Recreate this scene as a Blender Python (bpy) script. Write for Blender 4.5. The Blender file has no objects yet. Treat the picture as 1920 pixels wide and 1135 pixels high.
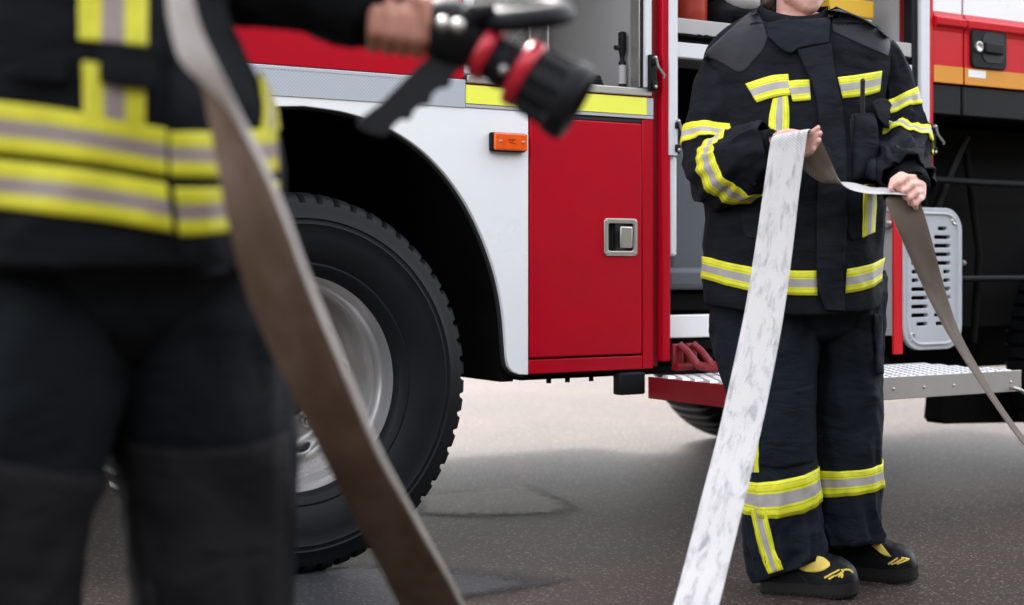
import bpy, bmesh, math, random
from mathutils import Vector as V, Matrix, noise
from mathutils.bvhtree import BVHTree
random.seed(7)
SC = bpy.context.scene
COL = SC.collection
pi, cos, sin, rad = math.pi, math.cos, math.sin, math.radians

# ------------------------------------------------------------------ camera numbers
TH, F, YH = rad(31.7), 2800.0, 498.0
CAM = V((-1.67, -3.79, .85))
RV = V((cos(TH), -sin(TH), 0)); DV = V((sin(TH), cos(TH), 0))

def lerp(a, b, t): return a + (b - a) * t
def smooth(a, b, x):
    t = min(1, max(0, (x - a) / (b - a))); return t * t * (3 - 2 * t)

# ------------------------------------------------------------------ materials
def nt(m):
    m.use_nodes = True
    return m.node_tree, m.node_tree.nodes, m.node_tree.links

def mat(name, col, rough=.5, metal=0., spec=.5, coat=0., sheen=0., bump=None, vary=None, emit=None):
    """bump: list of (scale, strength, distance, detail); vary: (scale, amount, second colour)"""
    m = bpy.data.materials.new(name)
    t, n, l = nt(m)
    b = n['Principled BSDF']
    b.inputs['Base Color'].default_value = (*col, 1)
    b.inputs['Roughness'].default_value = rough
    b.inputs['Metallic'].default_value = metal
    b.inputs['Specular IOR Level'].default_value = spec
    b.inputs['Coat Weight'].default_value = coat
    b.inputs['Coat Roughness'].default_value = .06
    b.inputs['Sheen Weight'].default_value = sheen
    b.inputs['Sheen Roughness'].default_value = .45
    tc = n.new('ShaderNodeTexCoord')
    if vary:
        nz = n.new('ShaderNodeTexNoise'); nz.inputs['Scale'].default_value = vary[0]; nz.inputs['Detail'].default_value = 6
        nz.inputs['Roughness'].default_value = .65
        rp = n.new('ShaderNodeValToRGB'); rp.color_ramp.elements[0].position = .5 - vary[1]; rp.color_ramp.elements[1].position = .5 + vary[1]
        rp.color_ramp.elements[0].color = (*col, 1); rp.color_ramp.elements[1].color = (*vary[2], 1)
        l.new(tc.outputs['Object'], nz.inputs['Vector']); l.new(nz.outputs['Fac'], rp.inputs['Fac']); l.new(rp.outputs['Color'], b.inputs['Base Color'])
        mp = n.new('ShaderNodeMapRange'); mp.inputs[3].default_value = max(.03, rough - .08); mp.inputs[4].default_value = rough + .1
        l.new(nz.outputs['Fac'], mp.inputs[0]); l.new(mp.outputs[0], b.inputs['Roughness'])
    prev = None
    for (s, st, d, det) in (bump or []):
        nz = n.new('ShaderNodeTexNoise'); nz.inputs['Scale'].default_value = s; nz.inputs['Detail'].default_value = det
        bp = n.new('ShaderNodeBump'); bp.inputs['Strength'].default_value = st; bp.inputs['Distance'].default_value = d
        l.new(tc.outputs['Object'], nz.inputs['Vector']); l.new(nz.outputs['Fac'], bp.inputs['Height'])
        if prev: l.new(prev.outputs[0], bp.inputs['Normal'])
        prev = bp
    if prev: l.new(prev.outputs[0], b.inputs['Normal'])
    return m

M = {}
M['red'] = mat('red_paint', (.47, .0016, .013), .36, spec=.12, coat=.12, bump=[(3, .10, .02, 2), (14, .03, .006, 3)], vary=(3.2, .22, (.40, .0018, .015)))
M['red_cab'] = mat('red_cab_paint', (.58, .010, .02), .3, spec=.3, coat=.2, bump=[(4, .05, .02, 2)])
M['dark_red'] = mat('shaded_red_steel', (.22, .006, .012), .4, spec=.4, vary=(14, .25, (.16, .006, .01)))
M['white'] = mat('white_paint', (.90, .90, .915), .28, coat=.4, vary=(5, .3, (.86, .86, .875)), bump=[(2.5, .04, .02, 2)])
M['black_gap'] = mat('black_rubber_seal', (.008, .008, .009), .7)
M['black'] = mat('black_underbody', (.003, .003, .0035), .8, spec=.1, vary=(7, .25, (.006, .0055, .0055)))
M['black_plastic'] = mat('black_plastic', (.009, .0095, .011), .5, spec=.16, bump=[(300, .15, .001, 2)])
M['alu'] = mat('brushed_aluminium', (.62, .60, .58), .36, .9, vary=(9, .28, (.46, .43, .41)), bump=[(180, .12, .001, 3)])
M['alu_dull'] = mat('dull_aluminium', (.34, .315, .30), .5, .4, vary=(6, .3, (.43, .40, .38)), bump=[(120, .1, .001, 3)])
M['dark_steel'] = mat('dark_steel', (.16, .155, .15), .35, .8)
M['alu_pad'] = mat('bright_tread', (.86, .86, .88), .4, .55, vary=(30, .3, (.7, .7, .72)))
M['grey_panel'] = mat('grey_inner_panel', (.44, .42, .415), .5, vary=(4, .3, (.38, .365, .36)), bump=[(60, .06, .002, 2)])
M['grey_box'] = mat('slate_plastic', (.075, .085, .10), .42, vary=(3, .3, (.09, .10, .115)))
M['grey_vent'] = mat('light_grey_plastic', (.44, .455, .49), .42, vary=(8, .3, (.40, .41, .44)))
M['white_rail'] = mat('white_rail_plastic', (.74, .74, .77), .4, vary=(6, .25, (.66, .66, .69)))
M['orange_tape'] = mat('orange_tape', (.68, .27, .012), .42, bump=[(200, .1, .001, 2)])
M['yellow_tape'] = mat('fluorescent_yellow_tape', (.92, .93, .10), .35, coat=.2, bump=[(140, .05, .001, 2)])
M['amber'] = mat('amber_lens', (.95, .13, .012), .18, coat=.6, vary=(60, .2, (.80, .085, .01)))
M['tyre'] = mat('tyre_rubber', (.0065, .007, .0085), .5, spec=.14, vary=(9, .3, (.010, .0105, .0125)), bump=[(90, .08, .002, 3)])
M['rim'] = mat('wheel_silver', (.64, .62, .615), .24, .74, vary=(5, .3, (.58, .56, .555)), bump=[(40, .015, .001, 2)])
M['steel'] = mat('zinc_steel', (.6, .58, .56), .33, .9, vary=(20, .3, (.42, .4, .38)))
M['skin'] = mat('skin', (.66, .40, .33), .5, spec=.3, sheen=.1, vary=(30, .25, (.60, .31, .25)), bump=[(160, .2, .002, 3)])
M['skin'].node_tree.nodes['Principled BSDF'].inputs['Subsurface Weight'].default_value = .12
M['skin'].node_tree.nodes['Principled BSDF'].inputs['Subsurface Radius'].default_value = (.012, .004, .002)
M['skin_dark'] = mat('tanned_skin', (.38, .165, .115), .5, spec=.3, sheen=.05, vary=(22, .25, (.28, .11, .076)), bump=[(160, .2, .002, 3)])
M['nail'] = mat('nail', (.70, .36, .34), .3)
M['lips'] = mat('lips', (.55, .2, .19), .4)
M['hair'] = mat('dark_hair', (.03, .018, .012), .5)
M['nozzle_black'] = mat('anodised_black', (.0055, .0057, .007), .5, .0, spec=.14, bump=[(90, .08, .001, 2)], vary=(40, .25, (.009, .009, .011)))
M['nozzle_grip'] = mat('grip_rubber', (.013, .013, .0165), .6, spec=.25)
M['nozzle_red'] = mat('anodised_red', (.50, .012, .03), .32, .25, coat=.3)
M['boot'] = mat('boot_leather', (.0045, .0046, .0055), .5, spec=.13, vary=(18, .3, (.006, .006, .007)), bump=[(90, .35, .003, 4)])
M['boot_sole'] = mat('boot_rubber', (.012, .0115, .0115), .8, spec=.08, vary=(30, .3, (.022, .020, .019)), bump=[(60, .2, .003, 3)])
M['boot_yellow'] = mat('yellow_leather', (.80, .60, .09), .5, vary=(25, .3, (.66, .47, .08)), bump=[(80, .2, .002, 3)])
M['extinguisher'] = mat('orange_red_plastic', (.36, .028, .01), .4, vary=(5, .3, (.25, .02, .01)))
M['webbing'] = mat('yellow_webbing', (.70, .40, .02), .6)

def cloth(name, col, col2, rough=.8, sheen=.012, crease=.9, weave=900):
    m = bpy.data.materials.new(name)
    t, n, l = nt(m)
    b = n['Principled BSDF']; b.inputs['Roughness'].default_value = rough; b.inputs['Specular IOR Level'].default_value = .06
    b.inputs['Sheen Weight'].default_value = sheen; b.inputs['Sheen Roughness'].default_value = .5
    b.inputs['Sheen Tint'].default_value = (.75, .82, 1, 1)
    tc = n.new('ShaderNodeTexCoord')
    n1 = n.new('ShaderNodeTexNoise'); n1.inputs['Scale'].default_value = 7; n1.inputs['Detail'].default_value = 8; n1.inputs['Distortion'].default_value = .6
    rp = n.new('ShaderNodeValToRGB'); rp.color_ramp.elements[0].position = .3; rp.color_ramp.elements[1].position = .72
    rp.color_ramp.elements[0].color = (*col, 1); rp.color_ramp.elements[1].color = (*col2, 1)
    l.new(tc.outputs['Object'], n1.inputs['Vector']); l.new(n1.outputs['Fac'], rp.inputs['Fac']); l.new(rp.outputs['Color'], b.inputs['Base Color'])
    # creases (stretched, distorted noise) + weave
    mp = n.new('ShaderNodeMapping'); mp.inputs['Scale'].default_value = (6, 6, 13); mp.inputs['Rotation'].default_value = (.35, .5, .2)
    n2 = n.new('ShaderNodeTexNoise'); n2.inputs['Scale'].default_value = 1; n2.inputs['Detail'].default_value = 4; n2.inputs['Distortion'].default_value = .35
    n2.inputs['Roughness'].default_value = .45
    b2 = n.new('ShaderNodeBump'); b2.inputs['Strength'].default_value = crease; b2.inputs['Distance'].default_value = .03
    n3 = n.new('ShaderNodeTexNoise'); n3.inputs['Scale'].default_value = weave; n3.inputs['Detail'].default_value = 1
    b3 = n.new('ShaderNodeBump'); b3.inputs['Strength'].default_value = .25; b3.inputs['Distance'].default_value = .001
    l.new(tc.outputs['Object'], mp.inputs['Vector']); l.new(mp.outputs[0], n2.inputs['Vector']); l.new(n2.outputs['Fac'], b2.inputs['Height'])
    l.new(tc.outputs['Object'], n3.inputs['Vector']); l.new(n3.outputs['Fac'], b3.inputs['Height'])
    l.new(b2.outputs[0], b3.inputs['Normal']); l.new(b3.outputs[0], b.inputs['Normal'])
    return m
M['jacket'] = cloth('navy_jacket_cloth', (0.0071, 0.0080, 0.0111), (0.0124, 0.0141, 0.0176))
M['flap'] = cloth('navy_flap_cloth', (0.0105, 0.0118, 0.0153), (0.0160, 0.0181, 0.0229))
M['yoke'] = cloth('charcoal_shoulder_cloth', (0.0245, 0.0245, 0.0282), (0.0339, 0.0339, 0.0387), .55, .12, .35)
M['trousers'] = cloth('navy_trouser_cloth', (0.0081, 0.0106, 0.0156), (0.0143, 0.0178, 0.0246))
M['knee'] = cloth('charcoal_knee_cloth', (0.0116, 0.0106, 0.0119), (0.0168, 0.0153, 0.0168))
M['trousers_near'] = cloth('blue_black_trouser_cloth', (.0062, .0078, .0098), (.0095, .0115, .0142))
M['jacket_near'] = cloth('black_jacket_cloth', (0.0044, 0.0046, 0.0058), (0.0078, 0.0084, 0.0100))
M['cuff'] = cloth('knit_cuff', (0.0038, 0.0042, 0.0050), (0.0067, 0.0072, 0.0083), weave=400)

def tape(name, yel, gre, stitch=True, rough=.5):
    """reflective tape: yellow / silver / yellow across V of the UV map, with sewn lines"""
    m = bpy.data.materials.new(name)
    t, n, l = nt(m)
    b = n['Principled BSDF']; b.inputs['Roughness'].default_value = rough; b.inputs['Specular IOR Level'].default_value = .3
    uv = n.new('ShaderNodeUVMap'); sp = n.new('ShaderNodeSeparateXYZ'); rp = n.new('ShaderNodeValToRGB')
    cr = rp.color_ramp; cr.interpolation = 'CONSTANT'
    yd = tuple(c * .52 for c in yel)
    st = [(0, yel), (.33, gre), (.67, yel)]
    if stitch: st = [(0, yel), (.085, yd), (.105, yel), (.25, yd), (.27, yel), (.335, gre), (.665, yel), (.73, yd), (.75, yel), (.895, yd), (.915, yel)]
    cr.elements[0].position = 0; cr.elements[0].color = (*st[0][1], 1)
    cr.elements[1].position = st[1][0]; cr.elements[1].color = (*st[1][1], 1)
    for p, c in st[2:]:
        e = cr.elements.new(p); e.color = (*c, 1)
    l.new(uv.outputs[0], sp.inputs[0]); l.new(sp.outputs[1], rp.inputs[0])
    tc = n.new('ShaderNodeTexCoord'); nz = n.new('ShaderNodeTexNoise'); nz.inputs['Scale'].default_value = 35; nz.inputs['Detail'].default_value = 5
    l.new(tc.outputs['Object'], nz.inputs['Vector'])
    mr = n.new('ShaderNodeMapRange'); mr.inputs[1].default_value = .3; mr.inputs[2].default_value = .7; mr.inputs[3].default_value = .84; mr.inputs[4].default_value = 1.04
    l.new(nz.outputs['Fac'], mr.inputs[0])
    mx = n.new('ShaderNodeVectorMath'); mx.operation = 'SCALE'
    l.new(rp.outputs[0], mx.inputs[0]); l.new(mr.outputs[0], mx.inputs['Scale']); l.new(mx.outputs[0], b.inputs['Base Color'])
    bp = n.new('ShaderNodeBump'); bp.inputs['Strength'].default_value = .3; bp.inputs['Distance'].default_value = .004
    l.new(nz.outputs['Fac'], bp.inputs['Height']); l.new(bp.outputs[0], b.inputs['Normal'])
    return m
M['tape'] = tape('reflective_tape', (.80, .79, .04), (.42, .385, .375))
M['tape_near'] = tape('reflective_tape_worn', (.56, .52, .022), (.25, .195, .18), False)

def stripe_mat():
    m = bpy.data.materials.new('grey_honeycomb_tape')
    t, n, l = nt(m)
    b = n['Principled BSDF']; b.inputs['Roughness'].default_value = .35
    tc = n.new('ShaderNodeTexCoord'); mp = n.new('ShaderNodeMapping'); mp.inputs['Rotation'].default_value = (0, rad(45), 0)
    w1 = n.new('ShaderNodeTexWave'); w1.bands_direction = 'X'; w1.inputs['Scale'].default_value = 42
    w2 = n.new('ShaderNodeTexWave'); w2.bands_direction = 'Z'; w2.inputs['Scale'].default_value = 42
    mx = n.new('ShaderNodeMath'); mx.operation = 'MAXIMUM'
    rp = n.new('ShaderNodeValToRGB'); rp.color_ramp.elements[0].color = (.40, .42, .46, 1); rp.color_ramp.elements[1].color = (.50, .52, .57, 1)
    rp.color_ramp.elements[0].position = .6; rp.color_ramp.elements[1].position = .95
    l.new(tc.outputs['Object'], mp.inputs[0])
    for w, i in ((w1, 0), (w2, 1)):
        l.new(mp.outputs[0], w.inputs['Vector']); l.new(w.outputs['Fac'], mx.inputs[i])
    l.new(mx.outputs[0], rp.inputs[0]); l.new(rp.outputs[0], b.inputs['Base Color'])
    return m
M['grey_tape'] = stripe_mat()
M['grey_plain'] = mat('grey_tape_plain', (.46, .48, .53), .35, coat=.2)

def hose_mat(name, base, stain, dirt, smear, thresh):
    """woven flat hose: along = U (metres), across = V 0..1"""
    m = bpy.data.materials.new(name)
    t, n, l = nt(m)
    b = n['Principled BSDF']; b.inputs['Roughness'].default_value = .8; b.inputs['Specular IOR Level'].default_value = .2
    uv = n.new('ShaderNodeUVMap'); mp = n.new('ShaderNodeMapping'); mp.inputs['Scale'].default_value = smear
    n1 = n.new('ShaderNodeTexNoise'); n1.inputs['Scale'].default_value = 1; n1.inputs['Detail'].default_value = 8; n1.inputs['Roughness'].default_value = .68; n1.inputs['Distortion'].default_value = .5
    rp = n.new('ShaderNodeValToRGB'); cr = rp.color_ramp
    cr.elements[0].position = .0; cr.elements[0].color = (*base, 1); cr.elements[1].position = 1; cr.elements[1].color = (*dirt, 1)
    e = cr.elements.new(thresh); e.color = (*base, 1)
    e = cr.elements.new(thresh + .17); e.color = (*stain, 1)
    l.new(uv.outputs[0], mp.inputs[0]); l.new(mp.outputs[0], n1.inputs['Vector']); l.new(n1.outputs['Fac'], rp.inputs[0])
    # weave
    wv = n.new('ShaderNodeTexWave'); wv.bands_direction = 'DIAGONAL'; wv.inputs['Scale'].default_value = 1; wv.inputs['Distortion'].default_value = .6
    mw = n.new('ShaderNodeMapping'); mw.inputs['Scale'].default_value = (95, 7, 1)
    l.new(uv.outputs[0], mw.inputs[0]); l.new(mw.outputs[0], wv.inputs['Vector'])
    mr = n.new('ShaderNodeMapRange'); mr.inputs[3].default_value = .86; mr.inputs[4].default_value = 1.05
    l.new(wv.outputs['Fac'], mr.inputs[0])
    mx = n.new('ShaderNodeVectorMath'); mx.operation = 'SCALE'
    l.new(rp.outputs[0], mx.inputs[0]); l.new(mr.outputs[0], mx.inputs['Scale']); l.new(mx.outputs[0], b.inputs['Base Color'])
    bp = n.new('ShaderNodeBump'); bp.inputs['Strength'].default_value = .35; bp.inputs['Distance'].default_value = .001
    l.new(wv.outputs['Fac'], bp.inputs['Height']); l.new(bp.outputs[0], b.inputs['Normal'])
    return m
M['hose_white'] = hose_mat('white_hose_weave', (.53, .505, .50), (.30, .29, .305), (.13, .13, .155), (15, 4.5, 1), .50)
M['hose_khaki'] = hose_mat('khaki_hose_weave', (.112, .084, .066), (.088, .064, .049), (.06, .044, .034), (9, 1.2, 1), .48)
M['hose_brown'] = hose_mat('brown_hose_weave', (.185, .132, .103), (.135, .086, .064), (.08, .048, .036), (8, 2.2, 1), .40)
M['hose_pale'] = hose_mat('pale_hose_weave', (.40, .36, .34), (.34, .30, .28), (.22, .19, .17), (9, 1.5, 1), .5)

def asphalt(name, c1, c2, c3, big=True):
    m = bpy.data.materials.new(name)
    t, n, l = nt(m)
    b = n['Principled BSDF']; b.inputs['Specular IOR Level'].default_value = .1
    tc = n.new('ShaderNodeTexCoord')
    n1 = n.new('ShaderNodeTexNoise'); n1.inputs['Scale'].default_value = 85; n1.inputs['Detail'].default_value = 5; n1.inputs['Roughness'].default_value = .75
    n2 = n.new('ShaderNodeTexNoise'); n2.inputs['Scale'].default_value = .9; n2.inputs['Detail'].default_value = 9; n2.inputs['Roughness'].default_value = .6; n2.inputs['Distortion'].default_value = .4
    vo = n.new('ShaderNodeTexVoronoi'); vo.inputs['Scale'].default_value = 170
    for x in (n1, n2, vo): l.new(tc.outputs['Object'], x.inputs['Vector'])
    rp = n.new('ShaderNodeValToRGB'); rp.color_ramp.elements[0].position = .34; rp.color_ramp.elements[1].position = .7
    rp.color_ramp.elements[0].color = (*c1, 1); rp.color_ramp.elements[1].color = (*c2, 1)
    l.new(n1.outputs['Fac'], rp.inputs[0])
    r2 = n.new('ShaderNodeValToRGB'); r2.color_ramp.elements[0].position = .36; r2.color_ramp.elements[1].position = .66
    r2.color_ramp.elements[0].color = (.74, .74, .76, 1); r2.color_ramp.elements[1].color = (1.14, 1.12, 1.1, 1)
    l.new(n2.outputs['Fac'], r2.inputs[0])
    mx = n.new('ShaderNodeMix'); mx.data_type = 'RGBA'; mx.blend_type = 'MULTIPLY'; mx.inputs[0].default_value = 1
    l.new(rp.outputs[0], mx.inputs[6]); l.new(r2.outputs[0], mx.inputs[7])
    # pale stone chips
    r3 = n.new('ShaderNodeValToRGB'); r3.color_ramp.elements[0].position = .90; r3.color_ramp.elements[1].position = .96
    r3.color_ramp.elements[0].color = (0, 0, 0, 1); r3.color_ramp.elements[1].color = (.55, .55, .55, 1)
    sp = n.new('ShaderNodeSeparateColor'); l.new(vo.outputs['Color'], sp.inputs[0]); l.new(sp.outputs[0], r3.inputs[0])
    m2 = n.new('ShaderNodeMix'); m2.data_type = 'RGBA'; m2.inputs[7].default_value = (*c3, 1)
    l.new(r3.outputs[0], m2.inputs[0]); l.new(mx.outputs[2], m2.inputs[6]); l.new(m2.outputs[2], b.inputs['Base Color'])
    b.inputs['Roughness'].default_value = .72
    bp = n.new('ShaderNodeBump'); bp.inputs['Strength'].default_value = .55; bp.inputs['Distance'].default_value = .006
    l.new(n1.outputs['Fac'], bp.inputs['Height'])
    b4 = n.new('ShaderNodeBump'); b4.inputs['Strength'].default_value = .15; b4.inputs['Distance'].default_value = .06
    l.new(n2.outputs['Fac'], b4.inputs['Height']); l.new(bp.outputs[0], b4.inputs['Normal']); l.new(b4.outputs[0], b.inputs['Normal'])
    return m
def feather(m):
    t, n, l = nt(m); b = n['Principled BSDF']; out = n['Material Output']
    uv = n.new('ShaderNodeUVMap'); sp = n.new('ShaderNodeSeparateXYZ'); l.new(uv.outputs[0], sp.inputs[0])
    tc = n.new('ShaderNodeTexCoord'); nz = n.new('ShaderNodeTexNoise'); nz.inputs['Scale'].default_value = 26; nz.inputs['Detail'].default_value = 9; nz.inputs['Roughness'].default_value = .8
    l.new(tc.outputs['Object'], nz.inputs['Vector'])
    ad = n.new('ShaderNodeMath'); ad.operation = 'ADD'; l.new(sp.outputs[1], ad.inputs[0]); l.new(nz.outputs['Fac'], ad.inputs[1])
    mr = n.new('ShaderNodeMapRange'); mr.inputs[1].default_value = .52; mr.inputs[2].default_value = 1.05; l.new(ad.outputs[0], mr.inputs[0])
    tr = n.new('ShaderNodeBsdfTransparent'); mx = n.new('ShaderNodeMixShader')
    l.new(mr.outputs[0], mx.inputs[0]); l.new(tr.outputs[0], mx.inputs[1]); l.new(b.outputs[0], mx.inputs[2]); l.new(mx.outputs[0], out.inputs[0])
M['asphalt'] = asphalt('asphalt', (.030, .0203, .0165), (.061, .0432, .0352), (.22, .19, .18))
M['asphalt_tar'] = asphalt('tar_patch', (.022, .022, .026), (.038, .038, .043), (.12, .11, .11))
M['asphalt_worn'] = asphalt('bleached_asphalt', (.095, .08, .066), (.16, .138, .115), (.30, .27, .23))
feather(M['asphalt_tar']); feather(M['asphalt_worn'])
M['tar'] = mat('tar_crack', (.012, .011, .011), .8)

# ------------------------------------------------------------------ objects
def tag(o, label=None, cat=None, group=None, kind=None):
    for k, v in (('label', label), ('category', cat), ('group', group), ('kind', kind)):
        if v: o[k] = v
    return o
def empty(name, loc=(0, 0, 0), rz=0., parent=None):
    o = bpy.data.objects.new(name, None); COL.objects.link(o); o.location = loc; o.rotation_euler = (0, 0, rz); o.empty_display_size = .1
    if parent: o.parent = parent
    return o

class MB:
    def __init__(s): s.v = []; s.f = []; s.mi = []; s.uv = {}; s.cur = 0
    def add(s, vs, fs, m=None):
        k = len(s.v); s.v += [tuple(v) for v in vs]
        for f in fs: s.f.append([i + k for i in f]); s.mi.append(s.cur if m is None else m)
        return s
    def box(s, a, b):
        x0, y0, z0 = a; x1, y1, z1 = b
        return s.add([(x0,y0,z0),(x1,y0,z0),(x1,y1,z0),(x0,y1,z0),(x0,y0,z1),(x1,y0,z1),(x1,y1,z1),(x0,y1,z1)],
                     [(0,3,2,1),(4,5,6,7),(0,1,5,4),(1,2,6,5),(2,3,7,6),(3,0,4,7)])
    def lathe(s, prof, n=64, c=(0, 0, 0), axis='y', a0=0, a1=2 * pi, mod=None):
        """prof: list of (r, h) along axis"""
        full = abs(a1 - a0 - 2 * pi) < 1e-6; m = n if full else n + 1
        vs = []
        for i in range(m):
            a = a0 + (a1 - a0) * i / n
            for j, (r, h) in enumerate(prof):
                if mod: r = mod(r, h, a, j)
                p = {'y': (r * cos(a), h, r * sin(a)), 'z': (r * cos(a), r * sin(a), h), 'x': (h, r * cos(a), r * sin(a))}[axis]
                vs.append((p[0] + c[0], p[1] + c[1], p[2] + c[2]))
        k = len(prof); fs = []
        for i in range(n):
            i2 = (i + 1) % m
            for j in range(k - 1): fs.append((i * k + j, i2 * k + j, i2 * k + j + 1, i * k + j + 1))
        return s.add(vs, fs)
    def tube(s, pts, r, n=10, cap=True, flat=1.0):
        pts = [V(p) for p in pts]; rr = r if isinstance(r, (list, tuple)) else [r] * len(pts)
        T = [(pts[min(i + 1, len(pts) - 1)] - pts[max(i - 1, 0)]).normalized() for i in range(len(pts))]
        ref = V((0, 0, 1)) if abs(T[0].z) < .9 else V((1, 0, 0))
        a = (ref - T[0] * ref.dot(T[0])).normalized(); vs = []; fs = []
        for i, p in enumerate(pts):
            a = (a - T[i] * a.dot(T[i])).normalized(); b = T[i].cross(a)
            for k in range(n):
                q = 2 * pi * k / n; vs.append(p + a * rr[i] * cos(q) + b * rr[i] * flat * sin(q))
        for i in range(len(pts) - 1):
            for k in range(n): fs.append((i * n + k, i * n + (k + 1) % n, (i + 1) * n + (k + 1) % n, (i + 1) * n + k))
        if cap: fs += [tuple(reversed(range(n))), tuple((len(pts) - 1) * n + k for k in range(n))]
        return s.add(vs, fs)
    def ball(s, c, r, nu=16, nv=10):
        r = r if isinstance(r, (tuple, list)) else (r, r, r)
        vs = [(c[0], c[1], c[2] + r[2])]; fs = []
        for j in range(1, nv):
            t = pi * j / nv
            for i in range(nu):
                a = 2 * pi * i / nu; vs.append((c[0] + r[0] * sin(t) * cos(a), c[1] + r[1] * sin(t) * sin(a), c[2] + r[2] * cos(t)))
        vs.append((c[0], c[1], c[2] - r[2])); L = len(vs) - 1
        for i in range(nu):
            fs.append((0, 1 + i, 1 + (i + 1) % nu)); fs.append((L, 1 + (nv - 2) * nu + (i + 1) % nu, 1 + (nv - 2) * nu + i))
            for j in range(nv - 2):
                a = 1 + j * nu + i; b = 1 + j * nu + (i + 1) % nu; fs.append((a, a + nu, b + nu, b))
        return s.add(vs, fs)
    def capsule(s, pts, n=12):
        """closed overlapping pieces, for fusing: pts = [(point, radius)...]"""
        for (p, r) in pts: s.ball(p, r, n, max(6, n // 2 + 2))
        for (p, r), (q, u) in zip(pts, pts[1:]):
            if (V(p) - V(q)).length > 1e-4: s.tube([p, q], [r, u], n)
        return s
    def build(s, name, mats, parent=None, smoothang=35, bevel=0., uv=None, seg=2):
        me = bpy.data.meshes.new(name); me.from_pydata(s.v, [], s.f)
        for m in (mats if isinstance(mats, (list, tuple)) else [mats]): me.materials.append(m)
        me.polygons.foreach_set('material_index', s.mi)
        if uv:
            ly = me.uv_layers.new(name='UVMap')
            for lp in me.loops: ly.data[lp.index].uv = uv[lp.vertex_index]
        bm = bmesh.new(); bm.from_mesh(me); bmesh.ops.recalc_face_normals(bm, faces=bm.faces); bm.to_mesh(me); bm.free()
        return finish(name, me, parent, smoothang, bevel, seg)

def finish(name, me, parent=None, smoothang=35, bevel=0., seg=2):
    o = bpy.data.objects.new(name, me); COL.objects.link(o)
    if smoothang:
        me.polygons.foreach_set('use_smooth', [True] * len(me.polygons)); me.set_sharp_from_angle(angle=rad(smoothang))
    if bevel:
        b = o.modifiers.new('Bevel', 'BEVEL'); b.width = bevel; b.segments = seg; b.limit_method = 'ANGLE'; b.angle_limit = rad(40)
    if parent: o.parent = parent
    return o

def baked(o):
    """replace an object's modifiers by their result"""
    bpy.context.view_layer.update()
    dg = bpy.context.evaluated_depsgraph_get()
    me = bpy.data.meshes.new_from_object(o.evaluated_get(dg)); old = o.data
    o.modifiers.clear(); o.data = me; me.name = o.name
    bpy.data.meshes.remove(old)
    return o

def plate(name, outlines, y, thick, m, parent=None, bevel=0., smoothang=35):
    """flat panel in the XZ plane from closed outlines (holes allowed): front face at y, thickness going to +y"""
    cu = bpy.data.curves.new(name, 'CURVE'); cu.dimensions = '2D'; cu.fill_mode = 'BOTH'
    cu.extrude = max(1e-5, thick / 2 - bevel); cu.bevel_depth = bevel; cu.bevel_resolution = 2; cu.offset = -bevel
    for pts in outlines:
        sp = cu.splines.new('POLY'); sp.points.add(len(pts) - 1); sp.use_cyclic_u = True
        for i, p in enumerate(pts): sp.points[i].co = (p[0], p[1], 0, 1)
    o = bpy.data.objects.new(name, cu); COL.objects.link(o); bpy.context.view_layer.update()
    me = bpy.data.meshes.new_from_object(o.evaluated_get(bpy.context.evaluated_depsgraph_get()))
    bpy.data.objects.remove(o); bpy.data.curves.remove(cu)
    me.transform(Matrix(((1, 0, 0, 0), (0, 0, -1, y + thick / 2), (0, 1, 0, 0), (0, 0, 0, 1))))
    me.materials.clear(); me.materials.append(m)
    return finish(name, me, parent, smoothang)

def rrect(x0, z0, x1, z1, r, n=6):
    out = []
    for cx, cz, a in ((x1 - r, z1 - r, 0), (x0 + r, z1 - r, pi / 2), (x0 + r, z0 + r, pi), (x1 - r, z0 + r, 1.5 * pi)):
        for i in range(n + 1):
            q = a + pi / 2 * i / n; out.append((cx + r * cos(q), cz + r * sin(q)))
    return out

def boxpart(name, a, b, m, parent, bevel=.002):
    return MB().box(a, b).build(name, m, parent, 35, bevel)
# ================================================================== ground
g = MB(); N = 40
g.add([(-300, -300, 0), (300, -300, 0), (300, 300, 0), (-300, 300, 0)], [(0, 1, 2, 3)])
ground = g.build('ground', M['asphalt'], None, 0); tag(ground, 'brownish grey asphalt yard under the fire truck', 'ground', kind='structure')
def gp(px, py):                       # a point of the ground seen in the photograph
    d = .85 * F / (py - YH); return CAM.xy + RV.xy * ((px - 960) / F * d) + DV.xy * d
def sheet(name, pix, z, m, label, cat):
    pts = [gp(*p) for p in pix]; out = []
    for i, p in enumerate(pts):       # ragged outline
        q = pts[(i + 1) % len(pts)]; k = max(1, int((q - p).length / .03))
        for j in range(k):
            w = p.lerp(q, j / k); nn = noise.noise_vector(V((w.x * 14, w.y * 14, 3))) * .012
            out.append((w.x + nn.x, w.y + nn.y, z))
    n_ = len(out); c = sum((V(q) for q in out), V()) / n_; vs = list(out); uv = [(0, 0)] * n_; fs = []
    for k, s_ in ((1, .74), (2, .46)):
        vs += [tuple(c + (V(q) - c) * s_) for q in out]; uv += [(0, k / 2)] * n_
        fs += [((k - 1) * n_ + i, (k - 1) * n_ + (i + 1) % n_, k * n_ + (i + 1) % n_, k * n_ + i) for i in range(n_)]
    o = MB().add(vs, fs + [tuple(range(2 * n_, 3 * n_))]).build(name, m, None, 0, uv=uv)
    return tag(o, label, cat, kind='structure')
sheet('tar_patch', [(300, 1060), (620, 1052), (880, 1062), (1000, 1074), (1105, 1088), (1000, 1108), (860, 1130), (700, 1200), (300, 1220)], .003, M['asphalt_tar'], 'dark pointed tar patch in the asphalt beside the rear wheel', 'tar patch')
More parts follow.
